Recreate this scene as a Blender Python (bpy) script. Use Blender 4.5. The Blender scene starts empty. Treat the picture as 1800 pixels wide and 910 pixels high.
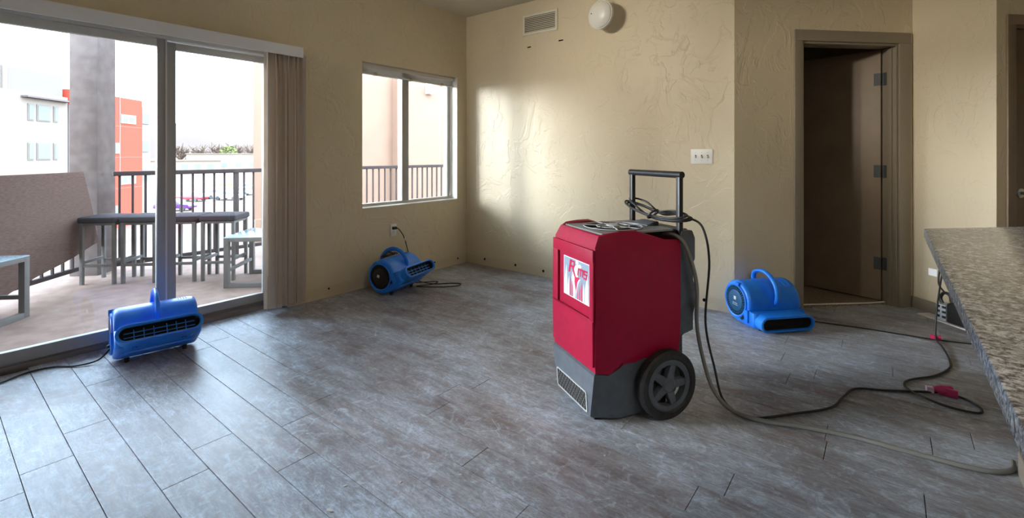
import bpy, bmesh, math, random
from mathutils import Vector, Matrix

random.seed(7)
sc = bpy.context.scene
col = sc.collection
R = math.radians
PI = math.pi

# ------------------------------------------------------------------ camera
cam_d = bpy.data.cameras.new('camera')
cam = bpy.data.objects.new('camera', cam_d)
col.objects.link(cam)
cam.location = (3.701, -3.847, 1.2)
cam.rotation_euler = (R(90), 0, R(38.4))
cam_d.sensor_width = 36
cam_d.lens = 832.5 / 1800 * 36
cam_d.shift_y = -183 / 1800
cam_d.clip_start = 0.02
cam_d.clip_end = 4000
sc.camera = cam

# ------------------------------------------------------------------ sky, exposure
w = bpy.data.worlds.new('world')
sc.world = w
w.use_nodes = True
bg = w.node_tree.nodes['Background']
bg.inputs[0].default_value = (0.62, 0.81, 1.0, 1)
bg.inputs[1].default_value = 12.5
sun_d = bpy.data.lights.new('sun', 'SUN')
sun_d.energy = 10.5
sun_d.angle = R(32)           # hazy low sun
sun_d.color = (1.0, .96, .90)
sun = bpy.data.objects.new('sun', sun_d)
col.objects.link(sun)
_el, _az = R(8), math.atan2(-.73, -.68)
sun.rotation_euler = Vector((math.cos(_az) * math.cos(_el), math.sin(_az) * math.cos(_el), math.sin(_el))).to_track_quat('Z', 'Y').to_euler()
sc.view_settings.view_transform = 'Standard'
sc.view_settings.look = 'None'
sc.view_settings.gamma = 1
sc.view_settings.use_curve_mapping = False
sc.view_settings.exposure = 0.76


# ------------------------------------------------------------------ mesh helpers
class MB:
    def __init__(s):
        s.v = []; s.f = []

    def add(s, vs, fs, M=None):
        o = len(s.v)
        s.v += [tuple(M @ Vector(p)) if M else tuple(p) for p in vs]
        s.f += [tuple(i + o for i in f) for f in fs]
        return s

    def box(s, x0, x1, y0, y1, z0, z1, M=None):
        vs = [(x, y, z) for z in (z0, z1) for y in (y0, y1) for x in (x0, x1)]
        return s.add(vs, [(0, 2, 3, 1), (4, 5, 7, 6), (0, 1, 5, 4), (2, 6, 7, 3), (0, 4, 6, 2), (1, 3, 7, 5)], M)

    def loft(s, rings, cap0=True, cap1=True, closed=False, M=None):
        n = len(rings[0]); vs = [p for r in rings for p in r]; fs = []
        m = len(rings)
        for k in range(m if closed else m - 1):
            a = k * n; b = ((k + 1) % m) * n
            for i in range(n):
                j = (i + 1) % n
                fs.append((a + i, a + j, b + j, b + i))
        if not closed:
            if cap0: fs.append(tuple(range(n - 1, -1, -1)))
            if cap1: fs.append(tuple((m - 1) * n + i for i in range(n)))
        return s.add(vs, fs, M)

    def prism(s, poly, axis, a, b, M=None):
        def P(p, t):
            return {'x': (t, p[0], p[1]), 'y': (p[0], t, p[1]), 'z': (p[0], p[1], t)}[axis]
        return s.loft([[P(p, a) for p in poly], [P(p, b) for p in poly]], M=M)

    def cyl(s, p0, p1, r, n=16, r1=None, M=None):
        return s.tube([p0, p1], r, n, radii=[r, r if r1 is None else r1], M=M)

    def tube(s, pts, r, n=8, radii=None, closed=False, M=None, flat=None):
        pts = [Vector(p) for p in pts]; m = len(pts); rings = []
        up = None
        for i, p in enumerate(pts):
            if closed: t = pts[(i + 1) % m] - pts[i - 1]
            else: t = pts[min(i + 1, m - 1)] - pts[max(i - 1, 0)]
            t.normalize()
            if up is None:
                up = Vector((0, 0, 1)) if abs(t.z) < .9 else Vector((1, 0, 0))
            a = t.cross(up)
            if a.length < 1e-5: a = t.orthogonal()
            a.normalize(); b = a.cross(t); up = b
            rr = radii[i] if radii else r
            fl = flat or 1.0
            rings.append([tuple(p + a * (rr * math.cos(2 * PI * k / n)) + b * (rr * fl * math.sin(2 * PI * k / n))) for k in range(n)])
        return s.loft(rings, closed=closed, M=M)

    def lathe(s, prof, M=None, n=24, closed=False):
        # profile (radius, height) turned about local z
        rings = [[(r * math.cos(2 * PI * k / n), r * math.sin(2 * PI * k / n), h) for k in range(n)] for r, h in prof]
        return s.loft(rings, cap0=not closed, cap1=not closed, closed=closed, M=M)

    def build(s, name, mat, parent=None, bevel=0, seg=2, smooth=None, loc=None, rot=None):
        me = bpy.data.meshes.new(name)
        me.from_pydata(s.v, [], s.f)
        bm = bmesh.new(); bm.from_mesh(me)
        bmesh.ops.remove_doubles(bm, verts=bm.verts, dist=1e-6)
        bmesh.ops.recalc_face_normals(bm, faces=bm.faces)
        if bevel:
            ed = [e for e in bm.edges if len(e.link_faces) == 2 and e.calc_face_angle(0) > R(35)]
            bmesh.ops.bevel(bm, geom=ed, offset=bevel, segments=seg, profile=.6, affect='EDGES', clamp_overlap=True)
        if smooth is not None or bevel:
            lim = R(smooth if smooth else 40)
            for f in bm.faces: f.smooth = True
            for e in bm.edges: e.smooth = not (len(e.link_faces) != 2 or e.calc_face_angle(0) > lim)
        bm.to_mesh(me); bm.free()
        if isinstance(mat, (list, tuple)):
            for m in mat: me.materials.append(m)
        elif mat: me.materials.append(mat)
        o = bpy.data.objects.new(name, me)
        col.objects.link(o)
        if parent: o.parent = parent
        if loc: o.location = loc
        if rot: o.rotation_euler = rot
        return o


def tag(o, label=None, cat=None, group=None, kind=None):
    if label: o['label'] = label
    if cat: o['category'] = cat
    if group: o['group'] = group
    if kind: o['kind'] = kind
    return o


def empty(name, loc, rz=0, label=None, cat=None, group=None, kind=None):
    o = bpy.data.objects.new(name, None); col.objects.link(o)
    o.empty_display_size = .1
    o.location = loc; o.rotation_euler = (0, 0, rz)
    return tag(o, label, cat, group, kind)


def copy_tree(o, parent=None):
    c = o.copy(); col.objects.link(c); c.parent = parent
    for ch in [x for x in bpy.data.objects if x.parent == o]:
        copy_tree(ch, c)
    return c


def local(root_loc, rz, pts):
    M = (Matrix.Translation(root_loc) @ Matrix.Rotation(rz, 4, 'Z')).inverted()
    return [tuple(M @ Vector(p)) for p in pts]


def spline(pts, k=8, closed=False):
    P = [Vector(p) for p in pts]; n = len(P); out = []
    for i in range(n if closed else n - 1):
        if closed: a, b, c, d = P[i - 1], P[i], P[(i + 1) % n], P[(i + 2) % n]
        else: a, b, c, d = P[max(i - 1, 0)], P[i], P[i + 1], P[min(i + 2, n - 1)]
        for j in range(k):
            t = j / k
            out.append(.5 * ((2 * b) + (c - a) * t + (2 * a - 5 * b + 4 * c - d) * t * t + (3 * b - a - 3 * c + d) * t ** 3))
    if not closed: out.append(P[-1])
    return out


def stadium(wd, ht, y, n=8, cz=0, cx=0):
    r = ht / 2; h = wd / 2 - r; pts = []
    for k in range(n + 1):
        a = -PI / 2 + PI * k / n
        pts.append((cx + h + r * math.cos(a), y, cz + r * math.sin(a)))
    for k in range(n + 1):
        a = PI / 2 + PI * k / n
        pts.append((cx - h + r * math.cos(a), y, cz + r * math.sin(a)))
    return pts


# ------------------------------------------------------------------ materials
def mat(name, color, rough=.5, metal=0, spec=.5, var=None, vscale=8, vstretch=(1, 1, 1), bump=0, bscale=60, coord='Object', alpha=None, trans=0, bdist=.002, detail=5, vlo=.35, vhi=.65):
    m = bpy.data.materials.new(name); m.use_nodes = True
    nt = m.node_tree; b = nt.nodes['Principled BSDF']
    b.inputs['Base Color'].default_value = (*color, 1)
    b.inputs['Roughness'].default_value = rough
    b.inputs['Metallic'].default_value = metal
    b.inputs['Specular IOR Level'].default_value = spec
    if var or bump:
        tc = nt.nodes.new('ShaderNodeTexCoord')
        src = tc.outputs['Object']
        if coord == 'World':
            g = nt.nodes.new('ShaderNodeNewGeometry'); src = g.outputs['Position']
    if var:
        mp = nt.nodes.new('ShaderNodeMapping'); mp.inputs['Scale'].default_value = vstretch
        nt.links.new(src, mp.inputs[0])
        n = nt.nodes.new('ShaderNodeTexNoise'); n.inputs['Scale'].default_value = vscale; n.inputs['Detail'].default_value = detail
        nt.links.new(mp.outputs[0], n.inputs['Vector'])
        cr = nt.nodes.new('ShaderNodeValToRGB')
        cr.color_ramp.elements[0].position = vlo; cr.color_ramp.elements[1].position = vhi
        cr.color_ramp.elements[0].color = (*color, 1); cr.color_ramp.elements[1].color = (*var, 1)
        nt.links.new(n.outputs[0], cr.inputs[0]); nt.links.new(cr.outputs[0], b.inputs['Base Color'])
    if bump:
        n2 = nt.nodes.new('ShaderNodeTexNoise'); n2.inputs['Scale'].default_value = bscale; n2.inputs['Detail'].default_value = 4
        nt.links.new(src, n2.inputs['Vector'])
        bp = nt.nodes.new('ShaderNodeBump'); bp.inputs['Strength'].default_value = bump; bp.inputs['Distance'].default_value = bdist
        nt.links.new(n2.outputs[0], bp.inputs['Height']); nt.links.new(bp.outputs[0], b.inputs['Normal'])
    return m


def ramp(nt, src, stops):
    cr = nt.nodes.new('ShaderNodeValToRGB'); e = cr.color_ramp.elements
    while len(e) > len(stops): e.remove(e[-1])
    while len(e) < len(stops): e.new(1)
    for x, (p, c) in zip(e, stops):
        x.position = p; x.color = (*c, 1) if len(c) == 3 else c
    nt.links.new(src, cr.inputs[0])
    return cr.outputs[0]


def noise(nt, src, scale, detail=5, stretch=None, rough=.5, dist=0):
    if stretch:
        mp = nt.nodes.new('ShaderNodeMapping'); mp.inputs['Scale'].default_value = stretch
        nt.links.new(src, mp.inputs[0]); src = mp.outputs[0]
    n = nt.nodes.new('ShaderNodeTexNoise'); n.inputs['Scale'].default_value = scale; n.inputs['Detail'].default_value = detail
    n.inputs['Roughness'].default_value = rough; n.inputs['Distortion'].default_value = dist
    nt.links.new(src, n.inputs['Vector'])
    return n.outputs[0]


def mixc(nt, fac, a, b, mode='MIX'):
    m = nt.nodes.new('ShaderNodeMix'); m.data_type = 'RGBA'; m.blend_type = mode
    def put(i, v):
        if hasattr(v, 'default_value') or hasattr(v, 'is_linked'): nt.links.new(v, m.inputs[i])
        elif isinstance(v, (int, float)): m.inputs[i].default_value = v
        else: m.inputs[i].default_value = (*v, 1)
    put(0, fac); put(6, a); put(7, b)
    return m.outputs[2]


def math_n(nt, op, a, b=None):
    m = nt.nodes.new('ShaderNodeMath'); m.operation = op
    for i, v in enumerate((a, b)):
        if v is None: continue
        if isinstance(v, (int, float)): m.inputs[i].default_value = v
        else: nt.links.new(v, m.inputs[i])
    return m.outputs[0]


def wall_paint(name, color, amount=1.0):
    m = bpy.data.materials.new(name); m.use_nodes = True
    nt = m.node_tree; b = nt.nodes['Principled BSDF']
    b.inputs['Roughness'].default_value = .42; b.inputs['Specular IOR Level'].default_value = .35
    g = nt.nodes.new('ShaderNodeNewGeometry'); pos = g.outputs['Position']
    n1 = noise(nt, pos, 2.2, 4)
    c = mixc(nt, ramp(nt, n1, [(.35, (0, 0, 0)), (.7, (1, 1, 1))]), color, tuple(x * .95 for x in color))
    # bare, scuffed strip where the baseboard has been pulled off
    sep = nt.nodes.new('ShaderNodeSeparateXYZ'); nt.links.new(pos, sep.inputs[0])
    h = math_n(nt, 'ADD', sep.outputs[2], math_n(nt, 'MULTIPLY', noise(nt, pos, 9, 4), .03))
    band = ramp(nt, h, [(.108, (1, 1, 1)), (.114, (0, 0, 0))])
    c = mixc(nt, math_n(nt, 'MULTIPLY', band, .35), c, tuple(x * .8 for x in color))
    nt.links.new(c, b.inputs['Base Color'])
    # skip-trowel plaster relief: flat-topped patches with ragged edges, plus fine orange peel
    p1 = ramp(nt, noise(nt, pos, 7.5, 6, (1, 1, .62), .55, .6), [(.56, (0, 0, 0)), (.60, (1, 1, 1))])
    p2 = ramp(nt, noise(nt, pos, 3.1, 5, (1, 1, .8), .6, 1.0), [(.50, (0, 0, 0)), (.54, (1, 1, 1))])
    fine = noise(nt, pos, 120, 3)
    hgt = math_n(nt, 'ADD', math_n(nt, 'ADD', math_n(nt, 'MULTIPLY', p1, .8), math_n(nt, 'MULTIPLY', p2, .8)), math_n(nt, 'MULTIPLY', fine, .25))
    bp = nt.nodes.new('ShaderNodeBump'); bp.inputs['Strength'].default_value = .55 * amount; bp.inputs['Distance'].default_value = .0035
    nt.links.new(hgt, bp.inputs['Height']); nt.links.new(bp.outputs[0], b.inputs['Normal'])
    return m


def plank_mat():
    m = bpy.data.materials.new('dusty_plank'); m.use_nodes = True
    nt = m.node_tree; b = nt.nodes['Principled BSDF']
    g = nt.nodes.new('ShaderNodeNewGeometry'); pos = g.outputs['Position']
    oi = nt.nodes.new('ShaderNodeObjectInfo'); rnd = oi.outputs['Random']
    # grain runs along the plank (world x), shifted per plank
    cmb = nt.nodes.new('ShaderNodeCombineXYZ')
    for i in range(3): nt.links.new(math_n(nt, 'MULTIPLY', rnd, 37.0 + 11 * i), cmb.inputs[i])
    va = nt.nodes.new('ShaderNodeVectorMath'); va.operation = 'ADD'
    nt.links.new(pos, va.inputs[0]); nt.links.new(cmb.outputs[0], va.inputs[1])
    gp = va.outputs[0]
    grain = noise(nt, gp, 9, 7, (.35, 3.2, 1), .65, .8)
    wood = ramp(nt, grain, [(.28, (.060, .034, .025)), (.5, (.13, .078, .056)), (.72, (.23, .145, .105))])
    wood = mixc(nt, math_n(nt, 'MULTIPLY', rnd, .45), wood, (.085, .060, .050))
    # plaster dust: broad wiped drifts, streaks, fine speckle
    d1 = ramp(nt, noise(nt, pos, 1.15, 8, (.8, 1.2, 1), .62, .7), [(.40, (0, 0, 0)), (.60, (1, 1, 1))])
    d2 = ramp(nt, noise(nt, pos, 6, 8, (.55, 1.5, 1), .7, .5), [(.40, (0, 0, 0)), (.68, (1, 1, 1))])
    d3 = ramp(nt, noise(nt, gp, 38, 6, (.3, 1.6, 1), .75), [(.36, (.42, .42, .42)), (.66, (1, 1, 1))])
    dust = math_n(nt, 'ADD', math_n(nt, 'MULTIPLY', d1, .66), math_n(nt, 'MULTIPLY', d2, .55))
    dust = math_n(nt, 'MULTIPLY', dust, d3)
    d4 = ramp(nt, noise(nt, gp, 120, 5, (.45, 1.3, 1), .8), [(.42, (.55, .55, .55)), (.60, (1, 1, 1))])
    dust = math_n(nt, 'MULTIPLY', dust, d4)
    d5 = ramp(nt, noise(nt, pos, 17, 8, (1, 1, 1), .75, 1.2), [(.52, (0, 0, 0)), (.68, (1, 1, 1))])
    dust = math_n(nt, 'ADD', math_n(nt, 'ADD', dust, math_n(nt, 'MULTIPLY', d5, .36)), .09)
    # scratches
    sw = nt.nodes.new('ShaderNodeTexVoronoi'); sw.feature = 'DISTANCE_TO_EDGE'; sw.inputs['Scale'].default_value = 2.3
    mp = nt.nodes.new('ShaderNodeMapping'); mp.inputs['Rotation'].default_value = (0, 0, .5); mp.inputs['Scale'].default_value = (.8, 2.0, 1)
    nt.links.new(pos, mp.inputs[0])
    dv = nt.nodes.new('ShaderNodeVectorMath'); dv.operation = 'ADD'
    nn = nt.nodes.new('ShaderNodeTexNoise'); nn.inputs['Scale'].default_value = 2.5; nn.inputs['Detail'].default_value = 3
    nt.links.new(pos, nn.inputs['Vector'])
    ns = nt.nodes.new('ShaderNodeVectorMath'); ns.operation = 'SCALE'; ns.inputs['Scale'].default_value = .22
    nt.links.new(nn.outputs[1], ns.inputs[0])
    nt.links.new(mp.outputs[0], dv.inputs[0]); nt.links.new(ns.outputs[0], dv.inputs[1]); nt.links.new(dv.outputs[0], sw.inputs['Vector'])
    scr = ramp(nt, sw.outputs['Distance'], [(0.002, (1, 1, 1)), (.007, (0, 0, 0))])
    scr = math_n(nt, 'MULTIPLY', scr, ramp(nt, noise(nt, pos, 3.3, 4), [(.56, (0, 0, 0)), (.66, (1, 1, 1))]))
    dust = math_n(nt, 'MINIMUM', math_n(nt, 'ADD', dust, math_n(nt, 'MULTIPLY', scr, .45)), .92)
    c = mixc(nt, dust, wood, (.61, .69, .80))  # dust tinted blue: reflected sky put into its colour
    nt.links.new(c, b.inputs['Base Color'])
    ro = math_n(nt, 'ADD', math_n(nt, 'MULTIPLY', dust, .22), .34)
    nt.links.new(ro, b.inputs['Roughness'])
    b.inputs['Specular IOR Level'].default_value = .28
    bp = nt.nodes.new('ShaderNodeBump'); bp.inputs['Strength'].default_value = .35; bp.inputs['Distance'].default_value = .0012
    nt.links.new(math_n(nt, 'ADD', grain, math_n(nt, 'MULTIPLY', dust, .6)), bp.inputs['Height']); nt.links.new(bp.outputs[0], b.inputs['Normal'])
    return m


def granite_mat():
    m = bpy.data.materials.new('granite'); m.use_nodes = True
    nt = m.node_tree; b = nt.nodes['Principled BSDF']
    tc = nt.nodes.new('ShaderNodeTexCoord'); pos = tc.outputs['Object']
    n1 = noise(nt, pos, 95, 6, None, .75)
    c = ramp(nt, n1, [(.34, (.03, .03, .034)), (.44, (.17, .165, .165)), (.52, (.46, .455, .45)), (.64, (.78, .78, .77))])
    n2 = noise(nt, pos, 26, 5, None, .7)
    c = mixc(nt, ramp(nt, n2, [(.45, (0, 0, 0)), (.58, (1, 1, 1))]), c, mixc(nt, .5, c, (.20, .18, .165)))
    v = nt.nodes.new('ShaderNodeTexVoronoi'); v.inputs['Scale'].default_value = 150
    nt.links.new(pos, v.inputs['Vector'])
    c = mixc(nt, ramp(nt, v.outputs['Distance'], [(.14, (.6, .6, .6)), (.24, (0, 0, 0))]), c, (.06, .055, .06))
    nt.links.new(c, b.inputs['Base Color'])
    b.inputs['Roughness'].default_value = .22; b.inputs['Specular IOR Level'].default_value = .3
    return m


def glass_mat(name, tint=(.97, .99, 1), refl=.06):
    m = bpy.data.materials.new(name); m.use_nodes = True
    nt = m.node_tree; nt.nodes.clear()
    o = nt.nodes.new('ShaderNodeOutputMaterial'); mx = nt.nodes.new('ShaderNodeMixShader')
    t = nt.nodes.new('ShaderNodeBsdfTransparent'); t.inputs[0].default_value = (*tint, 1)
    g = nt.nodes.new('ShaderNodeBsdfGlossy'); g.inputs['Roughness'].default_value = .02
    lw = nt.nodes.new('ShaderNodeFresnel'); lw.inputs[0].default_value = 1.35
    nt.links.new(lw.outputs[0], mx.inputs[0]); nt.links.new(t.outputs[0], mx.inputs[1]); nt.links.new(g.outputs[0], mx.inputs[2])
    nt.links.new(mx.outputs[0], o.inputs[0])
    return m


WALL = (.68, .59, .43)
M = dict(
    wall=wall_paint('beige_plaster', WALL),
    ceil=mat('ceiling_paint', (.66, .60, .46), .8, bump=.25, bscale=90),
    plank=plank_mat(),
    sub=mat('subfloor', (.05, .035, .03), .8),
    hole=mat('wall_cavity', (.012, .01, .01), .9),
    trim=mat('greige_trim', (.26, .22, .17), .45, bump=.1, bscale=40),
    door=mat('brown_door', (.20, .145, .10), .45, var=(.225, .165, .115), vscale=6, bump=.12, bscale=200),
    frame=mat('taupe_vinyl', (.36, .35, .34), .35),
    framel=mat('pale_vinyl', (.62, .60, .55), .4),
    alu=mat('bronze_track', (.22, .19, .17), .4, .4),
    glass=glass_mat('window_glass'),
    valance=mat('white_valance', (.78, .80, .86), .4),
    slat=mat('cream_slat', (.50, .46, .40), .5, bump=.1, bscale=150),
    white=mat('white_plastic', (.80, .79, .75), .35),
    grille=mat('vent_enamel', (.72, .68, .58), .4),
    blk=mat('black_plastic', (.018, .018, .02), .4),
    rubber=mat('black_rubber', (.012, .012, .013), .6, var=(.025, .025, .027), vscale=25),
    cord=mat('black_cord', (.02, .02, .022), .5),
    hose=mat('grey_hose', (.20, .195, .18), .45),
    red=mat('red_rotomold', (.36, .005, .038), .42, spec=.25, var=(.31, .005, .034), vscale=30, bump=.15, bscale=180),
    dgrey=mat('charcoal_rotomold', (.075, .086, .105), .5, var=(.10, .115, .138), vscale=18, bump=.2, bscale=160),
    mgrey=mat('grey_panel', (.24, .25, .255), .5),
    lgrey=mat('wire_grey', (.50, .51, .53), .4),
    blue=mat('blue_rotomold', (.012, .19, .86), .34, var=(.016, .25, .88), vscale=14, bump=.12, bscale=160),
    bdark=mat('blue_grille', (.01, .09, .22), .45),
    granite=granite_mat(),
    hinge=mat('dark_steel', (.055, .065, .075), .6),
    chrome=mat('steel', (.5, .5, .5), .3, 1),
    carpet=mat('brown_carpet', (.13, .09, .06), .95, var=(.45, .34, .25), vscale=160, bump=1, bscale=220, bdist=.006, vlo=.45, vhi=.6),
    stucco=mat('pink_stucco', (.251, .149, .105), .9, var=(.262, .158, .111), vscale=3, bump=.5, bscale=60),
    rail=mat('dark_rail', (.049, .038, .038), .5),
    post=mat('post_stucco', (.084, .062, .056), .9, bump=.8, bscale=70, var=(.106, .082, .073), vscale=12),
    slab=mat('balcony_concrete', (.140, .095, .078), .9, var=(.179, .126, .106), vscale=9, bump=.4, bscale=90),
    screen=mat('brown_mesh', (.073, .045, .036), .85, var=(.106, .070, .059), vscale=30, vstretch=(1, 1, 8), bump=.3, bscale=200),
    stool=mat('grey_tube', (.112, .101, .095), .4),
    cushion=mat('charcoal_cushion', (.034, .028, .030), .7, bump=.2, bscale=200),
    pink=mat('pink_plug', (.55, .03, .12), .4),
    paper=mat('white_paper', (.75, .75, .75), .6),
    silver=mat('sticker_silver', (.24, .31, .40), .5),
    swhite=mat('sticker_white', (.82, .84, .86), .4),
    sred=mat('sticker_red', (.60, .015, .08), .4),
    chip=mat('plaster_chip', (.5, .49, .47), .9),
)

def fill_glow_mat(strength, color):
    m = bpy.data.materials.new('fill_diffuser'); m.use_nodes = True
    b = m.node_tree.nodes['Principled BSDF']
    b.inputs['Base Color'].default_value = (.8, .8, .78, 1)
    b.inputs['Emission Color'].default_value = (*color, 1); b.inputs['Emission Strength'].default_value = strength
    return m


M['lamp'] = fill_glow_mat(11, (1.0, .88, .70))  # glow of the added fill light

# ------------------------------------------------------------------ setting: room shell
H = 2.74


def wall_grid(name, us, vs, holes, t, m, loc, rz, cut=None):
    """wall in local (u along, v up); room side at local y=0, thickness to +y; holes = cells left open; one connected mesh"""
    us = sorted(set(us)); vs = sorted(set(vs))
    mb = MB()
    def solid(i, j):
        if i < 0 or j < 0 or i >= len(us) - 1 or j >= len(vs) - 1: return False
        cu = (us[i] + us[i + 1]) / 2; cv = (vs[j] + vs[j + 1]) / 2
        return not any(a < cu < b and c < cv < d for a, b, c, d in holes)
    for i in range(len(us) - 1):
        for j in range(len(vs) - 1):
            if not solid(i, j): continue
            u0, u1, v0, v1 = us[i], us[i + 1], vs[j], vs[j + 1]
            mb.add([(u0, 0, v0), (u1, 0, v0), (u1, 0, v1), (u0, 0, v1)], [(0, 1, 2, 3)])
            mb.add([(u0, t, v0), (u1, t, v0), (u1, t, v1), (u0, t, v1)], [(3, 2, 1, 0)])
            if not solid(i - 1, j): mb.add([(u0, 0, v0), (u0, t, v0), (u0, t, v1), (u0, 0, v1)], [(3, 2, 1, 0)])
            if not solid(i + 1, j): mb.add([(u1, 0, v0), (u1, t, v0), (u1, t, v1), (u1, 0, v1)], [(0, 1, 2, 3)])
            if not solid(i, j - 1): mb.add([(u0, 0, v0), (u1, 0, v0), (u1, t, v0), (u0, t, v0)], [(0, 1, 2, 3)])
            if not solid(i, j + 1): mb.add([(u0, 0, v1), (u1, 0, v1), (u1, t, v1), (u0, t, v1)], [(3, 2, 1, 0)])
    o = mb.build(name, m, loc=loc, rot=(0, 0, rz))
    tag(o, kind='structure')
    if cut:
        c = MB()
        for (u, v, r, ln) in cut:
            if ln: c.box(u - ln, u + ln, -.03, .02, v - r, v + r)
            else: c.cyl((u, -.03, v), (u, .055, v), r, 14)
        co = c.build('cutter', M['hole'])
        co.matrix_world = Matrix.Translation(loc) @ Matrix.Rotation(rz, 4, 'Z')
        md = o.modifiers.new('cut', 'BOOLEAN'); md.object = co; md.operation = 'DIFFERENCE'; md.solver = 'EXACT'; md.material_mode = 'TRANSFER'
        bpy.context.view_layer.update()
        dg = bpy.context.evaluated_depsgraph_get()
        me = bpy.data.meshes.new_from_object(o.evaluated_get(dg))
        o.modifiers.clear(); o.data = me
        bpy.data.objects.remove(co)
    return o


# left wall (with sliding door and window): local u = world y, thickness towards -x
DY0, DY1, DZ = -4.95, -2.02, 2.02       # sliding door opening, widened out of view to let in more light
WY0, WY1, WZ0, WZ1 = -1.345, -.145, .713, 2.045
wall_grid('wall_left', [-7.2, DY0, DY1, WY0, WY1, .12], [-.03, 0, WZ0, DZ, WZ1, H], [(DY0, DY1, -1, DZ), (WY0, WY1, WZ0, WZ1)], .22, M['wall'], (0, 0, 0), PI / 2,
          cut=[(-1.671, .07, .009, 0), (-.477, .078, .010, 0), (-.135, .062, .010, 0)])
wall_grid('wall_back', [-.2, 2.795], [-.03, H], [], .12, M['wall'], (0, 0, 0), 0,
          cut=[(.273, .069, .013, 0), (.696, .065, .013, 0), (1.045, .056, .013, 0), (2.576, .062, .014, 0), (1.38, .06, .013, 0),
               (.872, 2.284, .006, .022), (1.25, 2.296, .006, .026)])
S1, S2, DH = .55, 1.375, 2.075
wall_grid('wall_back_angled', [0, S1, S2, 1.502], [-.03, DH, H], [(S1, S2, -1, DH)], .12, M['wall'], (2.795, 0, 0), R(45))
wall_grid('wall_right_stub', [0, .588], [-.03, H], [], .12, M['wall'], (3.857, 1.062, 0), R(-45))
wall_grid('wall_hall', [.12, .135, .965, 2.3], [-.03, 2.07, H], [(.135, .965, -1, 2.07)], .12, M['wall'], (4.273, .646, 0), R(45))
# rest of the apartment (kitchen and hall, behind and right of the view)
wall_grid('wall_right', [-7.2, 2.4], [-.03, H], [], .12, M['wall'], (6.7, 2.27 - 2.27, 0), -PI / 2).location = (6.7, -4.8, 0)
wall_grid('wall_hall_end', [5.6, 6.9], [-.03, H], [], .12, M['wall'], (0, 2.2, 0), 0)
wall_grid('wall_rear', [-.2, 6.9], [-.03, H], [], .12, M['wall'], (6.7, -7.1, 0), PI)
tag(MB().box(-.22, 6.9, -7.3, 5.2, H, H + .12).build('ceiling', M['ceil']), kind='structure')

# dark bedroom beyond the interior door (local frame of the angled wall)
BM = Matrix.Translation((2.795, 0, 0)) @ Matrix.Rotation(R(45), 4, 'Z')
b = MB()
b.box(-.3, -.2, .48, 2.9, -.03, H, BM)
tag(b.build('wall_bedroom_left', M['wall']), kind='structure')
tag(MB().box(-.3, 2.6, 2.9, 3.0, -.03, H, BM).build('wall_bedroom_back', M['wall']), kind='structure')
tag(MB().box(2.5, 2.6, .10, 2.9, -.03, H, BM).build('wall_bedroom_right', M['wall']), kind='structure')
tag(MB().box(1.502, 2.6, .0, .12, -.03, H, BM).build('wall_bedroom_front', M['wall']), kind='structure')
tag(MB().prism([(.2, .075), (2.5, .075), (2.5, 2.9), (-.2, 2.9), (-.2, .45)], 'z', -.02, .012, BM).build('carpet', M['carpet']), kind='structure')

# floor: slab + one object per plank (planks run along x, 1.22 m long, 0.152 m wide)
fl = tag(MB().box(-.22, 6.9, -7.3, 2.4, -.06, -.008).build('floor', M['sub']), kind='structure')
PW, PL = .1525, 1.22
joint = {-3.603: 1.152, -3.4505: .925, -3.298: 1.665, -3.1455: 1.485}   # seen joints
pm = {}
y = -3.4505 - 3 * PW
row = 0
while y < 1.25:
    key = min(joint, key=lambda k: abs(k - y))
    off = joint[key] if abs(key - y) < .01 else random.uniform(0, PL)
    x = off - PL * math.ceil((off + .12) / PL)
    x1 = 5.0
    xmin = -.115
    if y > .0: xmin = max(xmin, 2.75 + y * .95)
    while x < x1:
        a = max(x, xmin); e = min(x + PL, x1)
        if e - a > .05:
            k = round(e - a, 3)
            if k not in pm:
                mb = MB(); g = .0014; hz = .0005
                l = k / 2 - g; wv = PW / 2 - g
                ring = lambda q, z: [(-l + q, -wv + q, z), (l - q, -wv + q, z), (l - q, wv - q, z), (-l + q, wv - q, z)]
                mb.loft([ring(0, -.008), ring(0, -hz), ring(.0006, 0)], cap0=False)
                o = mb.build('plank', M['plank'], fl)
                pm[k] = o.data
            else:
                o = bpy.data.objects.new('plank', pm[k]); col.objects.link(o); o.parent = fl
            o.location = ((a + e) / 2, y + PW / 2, random.uniform(-.0006, 0))
        x += PL
    y += PW; row += 1

# baseboard left on the stub wall
SM = Matrix.Translation((3.857, 1.062, 0)) @ Matrix.Rotation(R(-45), 4, 'Z')
tag(MB().box(.0, .595, -.014, 0, 0, .085, SM).build('baseboard_right', M['trim'], bevel=.003), kind='structure')

# interior door: casing, jamb, leaf, hinges
ca = empty('trim_1', (2.795, 0, 0), R(45), kind='structure')
MB().prism([(S1 - .066, 0), (S1, 0), (S1, DH), (S1 - .066, DH + .0)], 'y', -.016, 0).build('casing', M['trim'], ca, bevel=.003)
MB().prism([(S2, 0), (S2 + .1, 0), (S2 + .1, DH), (S2, DH)], 'y', -.016, 0).build('casing', M['trim'], ca, bevel=.003)
MB().box(S1 - .066, S2 + .1, -.016, 0, DH, DH + .085).build('head_casing', M['trim'], ca, bevel=.003)
MB().box(S1, S1 + .018, -.001, .125, 0, DH).build('jamb', M['trim'], ca, bevel=.002)
MB().box(S2 - .018, S2, -.001, .125, 0, DH).build('jamb', M['trim'], ca, bevel=.002)
MB().box(S1 + .018, S2 - .018, -.001, .125, DH - .018, DH).build('head_jamb', M['trim'], ca, bevel=.002)
MB().box(S2 - .030, S2 - .018, .03, .07, 0, DH - .018).build('door_stop', M['trim'], ca, bevel=.002)
MB().box(S1 + .018, S1 + .030, .03, .07, 0, DH - .018).build('door_stop', M['trim'], ca, bevel=.002)
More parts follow.
